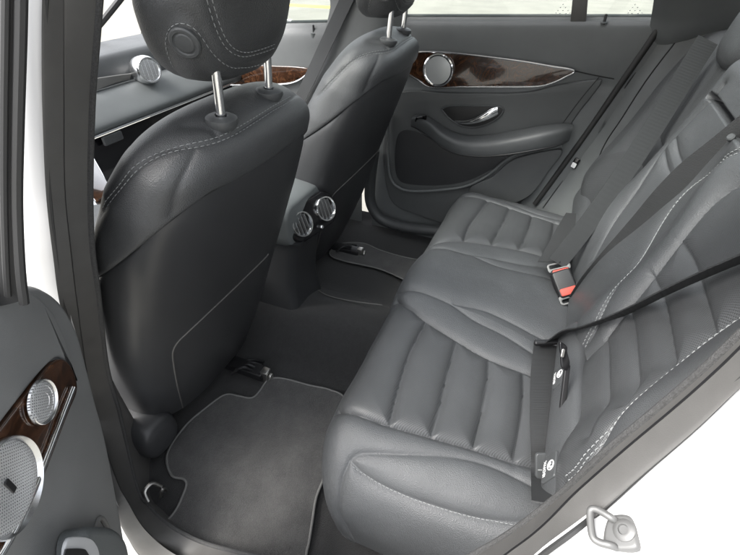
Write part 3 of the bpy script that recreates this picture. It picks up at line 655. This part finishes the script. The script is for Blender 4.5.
for z, hw, yf in ((mid[2]-rv*1.3, exl*.5+rv*1.2, .352), (mid[2]-rv*2.2, exl*.5+rv*1.0, .375), (.18, exl*.5+rv*.9, .40), (.03, exl*.5+rv*1.2, .39)):
    rings.append([(mid[0]+a, yf+.25+b, z) for a, b in rrect(0, 0, 2*hw, .50, .03, 6)])
MB().loft(cr_param(np.array(rings), 24)).build('console_foot', SHELL, con)
# front part of the console: bright trim and veneer round the selector
pts = [P(a, b, 'z', .43) for a, b in ((80,180),(92,152),(124,196),(150,235),(110,260),(80,240))]
MB().slab(pts, (0, 0, 1), .02, .004).build('console_trim', SATIN, con)
MB().slab([P(a, b, 'z', .455) for a, b in ((86,164),(93,158),(108,184),(112,196),(96,202),(86,190))], (0, 0, 1), .006, .002).build('veneer_panel', WOOD, con)
MB().slab([P(a, b, 'z', .456) for a, b in ((86,208),(112,204),(122,214),(104,226),(86,232))], (0, 0, 1), .006, .002).build('tray_lid', PLASTIC, con)

# ------------------------------------------------------------------ dashboard
dash = thing('dashboard', 'dark grey dashboard with a round silver air vent above the black glovebox', 'dashboard', (.2, 1.2, .3))
def PX(px, py, y): p = P(px, py, 'y', y); return p[1], p[2]
prof_d = [PX(110, 40, 1.45), PX(110, 47, 1.30), PX(110, 52, 1.22), PX(110, 58, 1.19), PX(110, 78, 1.17), PX(110, 86, 1.165)]
prof_e = [PX(110, 86, 1.165), PX(110, 92, 1.12), PX(110, 110, 1.07), PX(110, 124, 1.04), PX(110, 130, 1.045), PX(110, 132, 1.06)]
def extr(prof, x0, x1, mb, th=.0): 
    p = cr(np.array(prof), 40); G = np.stack([np.column_stack([np.full(40, x), p[:, 0], p[:, 1]]) for x in np.linspace(x0, x1, 30)]); mb.grid(G); return G
m_ = MB(); extr(prof_d, -.62, .70, m_); m_.build('upper_pad', PLASTIC, dash)
m_ = MB(); extr(prof_e, -.62, .70, m_); m_.build('lower_pad', SOFT, dash)
gb = [PX(110, 133, 1.062), PX(110, 150, 1.055), PX(110, 175, 1.04), PX(110, 200, 1.04), PX(110, 250, 1.10)]
m_ = MB(); extr(gb, -.10, .64, m_); m_.build('glovebox', GLOSSBLACK, dash)
y_, z_ = PX(110, 131, 1.040); MB().tube([(-.5, y_, z_), (.62, y_, z_)], .0035, 8).build('chrome_strip', SATIN, dash)
c = P(112, 138, 'y', 1.045); hb = MB().slab([c+np.array([a, 0, b]) for a, b in rrect(0, 0, .075, .03, .006)], (0, -1, 0), .008, .003).build('glovebox_latch', PLASTIC, dash)
q = [P(a, b, 'y', 1.155) for a, b in ((84,80),(110,76),(129,73.5),(128,80),(112,84),(84,95))]; MB().slab(q, (0, -1, .2), .012, .003).build('trim_inlay', PIPE, dash)
vc = P(149, 70, 'y', 1.09); vnn = np.array([-.25, -.95, .15])
MB().lathe(vc-.05*vnn, vnn, [(.0, -.03), (.030, -.025), (.046, .0), (.048, .03), (.045, .046), (.040, .052)], 40).build('vent_housing', SATIN, dash)
vent(vc, vnn, .043, dash)
# windscreen pillar beyond the dash
MB().tube(cr([P(92, 34, 'y', 1.5), P(118, 2, 'y', 1.35), P(150, -40, 'y', 1.2)], 20), .012, 8).build('screen_pillar', DARK, body)
# ------------------------------------------------------------------ far rear door
def outl(pix, x, n=60): return cr([P(a, b, 'x', x) for a, b in pix], n, True)
NX_ = (-1, 0, 0)
door = part_root('door', 'closed far rear door with veneer inlay, chrome handle, armrest and map pocket', (.72, -.1, .4))
rowsd = []
for py, x in ((14, .745), (19, .728), (23, .712), (32, .702), (60, .700), (84, .705), (95, .700), (125, .697), (160, .70), (205, .70), (240, .71)):
    rowsd.append([P(px, py, 'x', x) for px in (372, 450, 530, 600, 668-(max(py-20, 0))*.62, 690-(max(py-20, 0))*.62)])
pan = net(rowsd, 70, 60); MB().grid(pan).build('door_panel', DOORM_LIT, door)
PAN = Skin(pan)
low = [(386,118),(390,97),(410,90),(450,92),(520,92),(560,84),(600,79),(598,88),(575,118),(556,150),(530,190),(505,215),(460,225),(420,215),(392,200),(384,160)]
MB().slab(outl(low, .699, 120), NX_, .010, .006).build('lower_panel', DOORL_LIT, door)
wt = [(404,54),(420,52),(445,52.5),(480,56),(520,61),(550,66),(574,70.5),(565,77),(552,83),(536,86.5),(500,87),(460,87),(432,87.5),(418,80),(404,70)]
MB().slab(outl(wt, .692, 140), NX_, .006, .003).build('veneer_inlay', WOOD, door)
MB().tube(np.vstack([outl([(a, b) for a, b in wt], .684, 200), outl(wt, .684, 200)[:1]]), .0032, 8).build('inlay_rim', SATIN, door)
sc = P(438.5, 70, 'x', .683)
sp = MB().lathe(sc, NX_, [(0, 0), (.050, 0), (.056, .004), (.056, .008), (.052, .011), (.049, .009), (.047, .008)], 60).build('speaker', CHROME, door)
SPK = mat('far_speaker_mesh', (.62, .64, .64), .4, metal=.5); dot_bump(SPK, (0, 1, 0), (0, 0, 1), 230, .001, (.2, .2, .2))
MB().lathe(sc+np.array([-.0065, 0, 0]), NX_, [(.048, 0), (.046, .003), (.03, .006), (0, .0065)], 60).build('speaker_grille', SPK, door)
rc = [(441,109),(450,106),(480,106),(500,107),(503,112),(494,121),(478,127),(462,126),(450,119)]
MB().slab(outl(rc, .6885, 80), NX_, .0022, .001).build('handle_recess', DARK, door)
MB().tube(cr([P(a, b, 'x', .6865) for a, b in rc]+[P(441, 109, 'x', .6865)], 80), .0035, 8).build('recess_rim', PLASTIC, door)
hnd = []
for (a, b), xx, w, d in zip([(455,121.5),(463,122.5),(472,121.5),(482,118),(491,113.5),(498,110.5)], (.684,.676,.670,.668,.670,.676), (.004,.006,.009,.013,.016,.013), (.003,.004,.005,.006,.006,.004)):
    c = P(a, b, 'x', xx); hnd.append([c+np.array([d*math.cos(t)*-1, w*.25*math.sin(t), w*math.sin(t)]) for t in np.linspace(0, 2*math.pi, 20, endpoint=False)])
MB().loft(cr_param(np.array(hnd), 40)).build('handle', CHROME, door)
# armrest: a long pad with a grip running up to the window switch
ar = []
for (a, b), xx, hh, dd in (((413,121), .672, .018, .022), ((420,122), .668, .024, .028), ((432,129), .660, .027, .034), ((446,139), .650, .026, .042), ((462,145), .640, .026, .050), ((485,146), .632, .028, .056), ((510,143), .628, .031, .060), ((540,138), .632, .032, .056), ((560,135), .645, .030, .044), ((571,133), .660, .022, .028)):
    c = P(a, b, 'x', xx); t = np.linspace(0, 2*math.pi, 28, endpoint=False)
    ar.append(np.stack([c[0]+dd*np.sign(np.cos(t))*abs(np.cos(t))**.5, np.full(28, c[1]), c[2]+1.12*hh*np.sign(np.sin(t))*abs(np.sin(t))**.55], 1))
arm_ = MB().loft(cr_param(np.array(ar), 60)).build('armrest', PLASTIC, door)
c = P(421, 119, 'x', .646); swb = MB().slab([c+np.array([0, a*.97-b*.1, b*.9+a*-.3]) for a, b in rrect(0, 0, .045, .020, .005)], (-.8, 0, .6), .006, .003).build('window_switch', GLOSSBLACK, door)
MB().tube([c+np.array([-.008, -.008, .012]), c+np.array([-.008, .012, .006])], .003, 8).build('switch_lever', SATIN, door)
ap = cr_param(np.array(ar), 40)[3:-1, 16]-np.array([.0008, 0, 0])
MB().tube(cr(ap, 60), .0016, 6).build('armrest_seam', DARK, door)
pk = [(396,140),(394,160),(396,178),(408,186),(436,187),(462,183),(480,178),(498,166),(512,156),(530,151),(548,147),(520,150),(480,154),(455,152),(438,144),(424,134),(410,130),(399,131)]
MB().slab(outl([(397,138),(395,160),(398,178),(410,184),(440,185),(466,181),(490,170),(506,158),(480,152),(452,150),(436,142),(420,133),(404,130)], .689, 120), NX_, .003, .001).build('map_pocket', SHELL, door)
MB().tube(cr([P(a, b, 'x', .676) for a, b in ((388,112),(388,150),(390,176),(398,187),(412,191),(440,190),(466,186),(488,175),(505,161),(520,153),(545,149),(562,146))], 120), .006, 10).build('pocket_lip', DOORM_LIT, door)
sd_ = [(470,187),(492,176),(508,162),(524,155),(562,149),(548,172),(530,195),(505,205),(480,205)]
MB().slab(outl(sd_, .690, 80), NX_, .012, .006).build('pocket_side', DOORL_LIT, door)
MB().tube(cr([P(a, b, 'x', .6985) for a, b in ((574,71),(598,76),(614,79))], 20), .0018, 6).build('panel_joint', DARK, door)
MB().tube(cr([P(a, b, 'x', .6895) for a, b in ((599,77),(580,100),(560,127))], 20), .0018, 6).build('panel_joint', DARK, door)
gl = [P(a, b, 'x', .735) for a, b in ((372,24),(690,24),(690,-60),(372,-60))]
MB().slab(gl, (1, 0, 0), .004).build('window_glass', GLASS, door, smooth=False)
MB().slab([P(a, b, 'x', .728) for a, b in ((589,-14),(574,-14),(570,25),(586,25))], NX_, .012, .004).build('window_divider', RUBBER, door)
c = P(604.5, 21, 'x', .712); pn = MB().lathe(c, (0, 0, 1), [(0, -.02), (.0045, -.02), (.0045, .016), (.003, .019), (0, .019)], 14).build('lock_pin', DARK, door)
MB().lathe(c+np.array([0, 0, -.006]), (0, 0, 1), [(0, 0), (.010, 0), (.010, .003), (.005, .004), (0, .004)], 20).build('pin_collar', SOFT, door)
ETCH = mat('etched_glass_mark', (.78, .80, .78), .8)
for cx_ in (563, 635):                                        # frosted marks in the corners of the panes
    m_ = MB()
    for i, (a, b) in enumerate([(0,0),(-5,0),(5,0),(-2.5,-3),(2.5,-3),(0,-6),(-7,2.5),(7,2.5),(-3,3),(3,3)]):
        m_.lathe(P(cx_+a, 10.5+b, 'x', .7345), NX_, [(0, 0), (.0017, 0), (.0017, .0004), (0, .0004)], 10)
    m_.build('glass_mark', ETCH, door)
# far front door
fd = part_root('door', 'closed far front door with veneer strip and black lock pin', (.72, .8, .4))
rowsd = []
for py, x in ((20, .745), (25, .728), (30, .712), (40, .702), (66, .700), (90, .70), (130, .70), (230, .71)):
    rowsd.append([P(px, py-(px-310)*.02, 'x', x) for px in (150, 220, 260, 300, 335, 362)])
MB().grid(net(rowsd, 50, 40)).build('door_panel', DOORM_LIT, fd)
wt = [(200,60),(240,64),(275,65.5),(297,66.5),(310,69),(304,76),(294,81),(280,83.5),(240,84),(200,84)]
MB().slab(outl(wt, .692, 100), NX_, .006, .003).build('veneer_inlay', WOOD, fd)
MB().tube(cr([P(a, b, 'x', .684) for a, b in ((200,85),(240,85),(280,84.5),(296,81.5),(306,75),(311,69))], 80), .0036, 8).build('inlay_rim', SATIN, fd)
c = P(313.5, 31, 'x', .712); pn = MB().lathe(c, (0, 0, 1), [(0, -.02), (.0045, -.02), (.0045, .018), (.003, .021), (0, .021)], 14).build('lock_pin', DARK, fd)
MB().lathe(c+np.array([0, 0, -.012]), (0, 0, 1), [(0, -.012), (.010, -.012), (.012, .004), (.006, .006), (0, .006)], 20).build('pin_collar', SOFT, fd)
MB().slab([P(a, b, 'x', .735) for a, b in ((141,34),(345,30),(345,-60),(141,-60))], (1, 0, 0), .004).build('window_glass', GLASS, fd, smooth=False)
# far sill
MB().tube(cr([P(a, b, 'x', .66) for a, b in ((374,150),(370,185),(371,204),(380,218),(396,225),(418,229),(450,232))], 60), .024, 14).build('sill_trim', PLASTIC, body)

# ------------------------------------------------------------------ near rear door, swung open
HP = np.array([-.96, .18, 0]); Dd = np.array([-.85, -.53, 0]); Dd /= np.linalg.norm(Dd); nd = np.array([-Dd[1], Dd[0], 0])
def DP(px, py, up=0.0): return Pn(px, py, nd, HP+nd*up)
def doutl(pix, up, n=80): return cr([DP(a, b, up) for a, b in pix], n, True)
nd_thing = part_root('door', 'open near rear door with panel coloured sky-lit grey, burl veneer and two round silver speaker grilles', (-.86, .42, .0))
edge = [(-60,290),(0,288),(18,287),(36,296),(50,311),(62,334),(70,362),(80,400),(91,440),(101,490),(110,540),(119,600),(50,690),(-90,700)]
g_ = []
MB().slab(doutl(edge, -.024, 160), nd, .026, .014).build('door_panel', DOOR_SKYLIT, nd_thing)
up_ = [(-60,292),(0,290),(18,289),(34,298),(48,313),(59,336),(67,362),(72,384),(69,378),(62,362),(52,358),(38,370),(22,389),(0,417),(-40,470),(-70,500)]
MB().slab(doutl(up_, .001, 160), nd, .007, .005).build('upper_pad', DOOR_SKYLIT, nd_thing)
wd_ = [(-60,500),(-20,446),(0,420),(22,392),(38,372),(52,360),(62,363),(69,376),(71,392),(63,412),(55,432),(37,478),(20,516),(0,550),(-30,590)]
MB().slab(doutl(wd_, .002, 160), nd, .009, .003).build('veneer_inlay', WOOD, nd_thing)
MB().tube(cr([DP(a, b, .014) for a, b in ((73,388),(64,411),(56,432),(38,479),(21,518),(0,556),(-20,586))], 60), .0042, 10).build('inlay_rim', CHROME, nd_thing)
def dlathe(px, py, up, prof, n=64): return MB().lathe(DP(px, py, up), nd, prof, n)
r1 = .5*np.linalg.norm(DP(40, 377, .01)-DP(40, 427, .01)); r2 = .5*np.linalg.norm(DP(8, 433, .01)-DP(8, 540, .01))
for nm, px, py, r, dpt in (('tweeter', 40.5, 402, r1*.92, .006), ('speaker', 7, 487, r2*.95, .008)):
    sp = dlathe(px, py, .012, [(0, 0), (r*.9, 0), (r, .001), (r, .005), (r*.97, dpt), (r*.93, .005), (r*.90, .003)]).build(nm, SILVERM if 0 else SATIN, nd_thing)
    dlathe(px, py, .015, [(r*.91, 0), (r*.88, .0025), (r*.72, .004), (r*.70, .0035), (r*.4, .0045), (r*.38, .004), (0, .005)]).build('speaker_grille', SILVERM, nd_thing)
    if nm == 'speaker':
        c = DP(px+3, py-1, .0205); MB().slab([c+Dd*a+np.array([0, 0, 1])*b for a, b in rrect(0, 0, .007, .020, .001)], nd, .0015, .0005).build('badge', DARK, nd_thing)
# pull handle box at the foot of the view
bx = [(56,600),(56,560),(58,540),(64,531),(74,529),(92,531),(101,538),(107,552),(112,600)]
bxo = MB().slab(doutl(bx, .004, 80), nd, .035, .014).build('grip', SATIN if 0 else SOFT, nd_thing)
GRIPM = mat('light_grey_switch_plate', (.42, .43, .44), .4)
MB().slab(doutl([(60,600),(61,556),(64,541),(70,537),(86,538),(93,544),(97,556),(103,600)], .040, 60), nd, .004, .002).build('switch_plate', GRIPM, nd_thing)
MB().slab(doutl([(64,560),(64,552),(66,549),(82,549),(86,552),(89,560),(80,563)], .0445, 40), nd, .002, .001).build('switch_button', DARK, nd_thing)
MB().tube(cr([DP(a, b, .004) for a, b in ((96,528),(98,520),(102,519),(107,528),(112,545),(118,575))], 40), .004, 8).build('panel_lip', PIPE, nd_thing)
fr = [(-.80, *side(20, y, -.06)[1:]) for y in (-30,)]
def fpt(px, py, dx): p = side(px, py, dx); return p
fa = np.array([fpt(px, py, -.085) for px, py in ((21,-30),(20,40),(18,120),(17,200),(20,265),(24,300))]); fb = np.array([fpt(px, py, -.10) for px, py in ((-70,-30),(-70,40),(-70,120),(-70,200),(-70,265),(-70,300))])
A, B_ = cr_param(fa, 60), cr_param(fb, 60); t_ = np.linspace(0, 1, 24)[:, None, None]
G_ = A*(1-t_)+B_*t_; G_[..., 0] -= .012*np.sin(math.pi*np.clip(t_[..., 0]*3, 0, 1)); MB().grid(G_).build('window_frame', RUBBERB, nd_thing)
MB().tube(cr_param(fa+np.array([-.004, -.006, 0]), 60), .005, 8).build('frame_seal', RUBBERB, nd_thing)
MB().tube(cr_param(np.array([fpt(px, py, -.097) for px, py in ((6,-30),(5,40),(4,120),(4,200),(6,265),(8,296))]), 60), .0035, 8).build('frame_seal', RUBBERB, nd_thing)

# ------------------------------------------------------------------ floor mats
def mat_thing(pix, z, label, extra=None):
    o = thing('floor_mat', label, 'floor mat', (pix_c := P(*pix[0], 'z', z)).tolist(), 'rear floor mats')
    pts = cr([P(a, b, 'z', z) for a, b in pix], 220, True); pts[:, 2] = z
    MB().slab(pts, (0, 0, 1), .006, .002).build('mat_pile', MATC, o)
    q = np.vstack([pts, pts[:1]]); q = q+np.array([0, 0, .005]); MB().tube(q, .0032, 8).build('mat_binding', PIPE, o)
    return o
mat_thing([(252,399),(260,392),(267,382),(276,379),(290,381),(308,386),(330,391),(345,400),(350,430),(330,465),(322,484),(316,500),(312,525),(308,548),(300,575),(280,600),(230,590),(180,560),(160,535),(168,522),(176,512),(182,500),(187,486),(184,480),(172,476),(168,455),(185,428),(205,410),(225,396),(238,397)], .004, 'worn grey carpet mat with pale binding in the near rear footwell')
mat_thing([(362,244),(380,251),(400,257),(425,262),(450,266),(440,290),(415,285),(380,270),(345,262),(330,255),(340,245)], .012, 'dark carpet mat in the far rear footwell beyond the tunnel')
mb = MB()
q = [P(a, b, 'z', .088) for a, b in ((318,290),(330,296),(352,301),(382,305))]
mb.tube(cr(q, 30), .0022, 6).build('carpet_edge', RUBBER, body)
# metal clip of the near seat runner
mb = MB(); c = P(153, 492, 'z', .03); mb.tube(cr([c+np.array([-.02, 0, -.01]), c+np.array([-.01, .012, .012]), c+np.array([.012, .01, .012]), c+np.array([.02, -.004, -.01])], 24), .005, 8)
mb.tube(cr([c+np.array([.0, -.02, -.01]), c+np.array([.012, -.022, .008]), c+np.array([.02, -.02, -.01])], 20), .004, 8); mb.build('runner_clip', ZINC, body)

# ------------------------------------------------------------------ belts and buckles
def along(pix, d0_, d1_, n=12, sag=0.0):
    """points seen along pix whose distance runs evenly (in 1/d) from d0_ to d1_"""
    q = cr(pix, n); o = []
    for i, (a, b) in enumerate(q):
        s = i/(n-1); d = 1/((1-s)/d0_+s/d1_); c, dr = ray(a, b); o.append(c+dr*d)
    return np.array(o)
def depth(p): return float((np.asarray(p)-CP)@_f)
def imgdir(ang): return _r*math.cos(ang)+_u*math.sin(ang)
def place(px, py, d): c, dr = ray(px, py); return c+dr*d
def strap(pix, d0_, d1_, wdir, name, m, parent, w=.047, n=90):
    p = along(pix, d0_, d1_, 14); return MB().loft(ribbon(p, w, .0022, np.broadcast_to(np.asarray(wdir, float), (2, 3)) if np.ndim(wdir) == 1 else wdir, n)).build(name, m, parent, angle=30)
db = min(depth(q) for q in (BACKW.hit(566, 285), CUSHD.hit(566, 285), BACKW.hit(556, 268), CUSHD.hit(556, 268)) if q is not None)-.04
def plate_frame(tilt):
    z = -_f*.8+np.array([0, .45, .35])*.6; z /= np.linalg.norm(z); x = imgdir(tilt); x -= z*(x@z); x /= np.linalg.norm(x); return x, np.cross(z, x), z
def tongue(c, x, y, z, parent, m=None):
    m = m or ZPL
    o = rrect(0, 0, .060, .026, .008, 6); i = rrect(0, .003, .048, .010, .004, 6); mb = MB(); n = len(o); rings = []
    for s, zz in ((0, -.003), (0, .003)):
        rings.append((np.array([c+x*a+y*b+z*zz for a, b in o]), np.array([c+x*a+y*b+z*zz for a, b in i])))
    (ob, ib), (ot, it) = rings; v = np.vstack([ob, ib, ot, it]); f = []
    for k in range(n):
        k2 = (k+1) % n; f += [(k, k2, n+k2, n+k), (2*n+k, 3*n+k, 3*n+k2, 2*n+k2), (k, 2*n+k, 2*n+k2, k2), (n+k, n+k2, 3*n+k2, 3*n+k)]
    return mb.add(v, f).build('tongue_plate', m, parent, bevel=.0012)
def buckle(px, py, d, tilt, label, flip=1):
    x, y, z = plate_frame(tilt); y = y*flip; c = place(px, py, d)
    o = thing('seat_belt_buckle', label, 'belt buckle', c.tolist(), 'rear belt buckles')
    MB().slab([c+x*a+y*b-z*.018 for a, b in rrect(0, -.022, .052, .075, .010)], z, .026, .006).build('buckle_housing', DARK, o)
    MB().slab([c+x*a+y*b+z*.0085 for a, b in rrect(0, .002, .042, .020, .004)], z, .003, .0015).build('release_button', RED, o)
    return c, x, y, z
c1_, x1, y1, z1 = buckle(561, 274, db, .18, 'seat belt buckle with red button under the pale grey belt tongue, the higher of two')
c2_, x2, y2, z2 = buckle(568, 291, db-.035, .25, 'lower seat belt buckle with red button crossed by the black centre belt', -1)
far_belt = thing('seat_belt', 'grey seat belt slanting down the far side of the bench to the upper buckle', 'seat belt', c1_.tolist(), 'rear seat belts')
t1 = c1_+y1*.021; tongue(t1, x1, y1, z1, far_belt)
pA = P(706, 40, 'x', .52)
dA = depth(pA)
W1 = np.array([x1, imgdir(-.62), imgdir(-.62), imgdir(-.62)])
strap([(557,263),(566,252),(580,234),(600,207),(622,176),(645,141),(668,104),(690,68),(708,40)], depth(t1+z1*.004), dA-.10, W1, 'webbing', WEBG, far_belt, .050)
strap([(549,262),(556,250),(566,231),(576,214)], depth(t1)+.01, depth(t1)+.20, np.array([x1, imgdir(.2)]), 'lap_webbing', WEB, far_belt, .06)
mid_belt = thing('seat_belt', 'black centre seat belt running diagonally up the backrest beside the stitched bolster', 'seat belt', c2_.tolist(), 'rear seat belts')
t2 = c2_+y2*.021; tongue(t2, x2, y2, z2, mid_belt)
pm = [(577,297),(590,279),(612,256),(640,225),(665,196),(690,171),(716,151),(745,128),(775,105)]
dm_ = depth(BACKW.hit(690, 171))-.03; d0m = depth(t2+z2*.004); sm_ = np.linalg.norm(np.array(pm[5])-pm[0])/np.linalg.norm(np.array(pm[-1])-pm[0])
pts_ = along(pm, d0m, 1/(1/d0m+(1/dm_-1/d0m)/sm_), 14)
W2 = np.array([x2, imgdir(-.75)*.8+nb*.3, imgdir(-.8)*.9+nb*.2, imgdir(-.8)*.9+nb*.2])
MB().loft(ribbon(pts_, .046, .0022, W2, 100)).build('webbing', WEB, mid_belt, angle=30)
h = place(731, 137.5, depth(pts_[11])-.004); MB().lathe(h, nb*.6-_f*.4, [(0, -.004), (.007, -.004), (.007, .002), (.005, .004), (0, .004)], 20).build('belt_stop', PLASTIC, mid_belt)
nb_t = thing('seat_belt', 'black near seat belt crossing the pleated backrest, its loose tongue on the cushion', 'seat belt', place(550, 345, .9).tolist(), 'rear seat belts')
hl_ = CUSHD.hit(543, 420); dl_ = depth(hl_)
lap = []
for a, b in cr([(549,344),(547,365),(547,395),(548,425),(550,455),(551,480),(556,505)], 16):
    h = CUSHD.hit(a, b); hb_ = BACKW.hit(a, b); d_ = min([depth(q) for q in (h, hb_) if q is not None]+[1.1]); lap.append(place(a, b, d_-.03 if b < 470 else d_-.02))
lap = np.array(lap); lap = cr_param(lap[[0, 3, 6, 9, 12, 15]], 30)
MB().loft(ribbon(lap, .068, .0024, np.array([imgdir(-.12), imgdir(.0), imgdir(.0), imgdir(-.05)]), 80)).build('lap_webbing', WEBL, nb_t, angle=30)
dT = depth(lap[0]); cT = place(549, 342, dT-.03); xT = imgdir(.06); zT = -_f*.75+_u*.5; zT -= xT*(zT@xT); zT /= np.linalg.norm(zT); yT = np.cross(zT, xT)
MB().slab([cT+xT*a+yT*b-zT*.005 for a, b in rrect(0, 0, .068, .012, .005)], zT, .010, .004).build('tongue_grip', DARK, nb_t)
dR = min(depth(q) for q in (rsk.hit(562, 350), rsk.hit(566, 365), rsk.hit(568, 392)) if q is not None)-.010
tq = [place(a, b, dR) for a, b in ((559,342),(566,346),(566.5,352),(569,363),(566,370),(561,367),(560,356))]
MB().slab(cr(tq, 50, True), -_f, .005, .002).build('tongue_plate', GLOSSBLACK, nb_t)
MB().slab([place(562.5, 353, dR-.006)+imgdir(-.2)*a+imgdir(1.37)*b for a, b in rrect(0, 0, .006, .016, .0025)], -_f, .003, .001).build('tongue_slot', ZINC, nb_t)
far_ = BACKW.hit(735, 262); 
strap([(548,343),(566,332),(590,326),(625,312),(668,291),(705,274),(740,259),(790,237)], dT-.004, depth(far_)-.10, np.array([xT*.3+ray(560, 335)[1], ray(610, 318)[1]-_u*.16, ray(668, 291)[1]-_u*.2, ray(740, 259)[1]-_u*.25]), 'webbing', WEB, nb_t, .047)
kp = place(551, 465, depth(lap[24])-.006)
MB().slab([kp+imgdir(.0)*a+imgdir(1.57)*b for a, b in rrect(0, 0, .058, .046, .006)], -_f, .006, .002).build('belt_keeper', PLASTIC, nb_t)
MB().tube([kp-_f*.007+_r*-.026+_u*-.006, kp-_f*.007+_r*.026+_u*-.006], .0012, 6).build('keeper_fold', THREAD, nb_t)
MB().slab([place(564, 388, dR+.004)+imgdir(1.45)*a+imgdir(-.12)*b for a, b in rrect(0, 0, .09, .010, .003)], -_f, .006, .002).build('buckle_stalk', DARK, nb_t)
# belt of the far front seat
fb_ = thing('seat_belt', 'grey front seat belt hanging on the far centre pillar between the two front seats', 'seat belt', P(330, 50, 'x', .66).tolist())
strap([(352,-12),(340,14),(326,44),(312,74),(298,104),(286,132)], depth(P(352, -12, 'x', .655)), depth(P(286, 132, 'x', .655)), np.array([[.25, .95, .2], [.25, .95, .2]]), 'webbing', WEBG, fb_, .055)
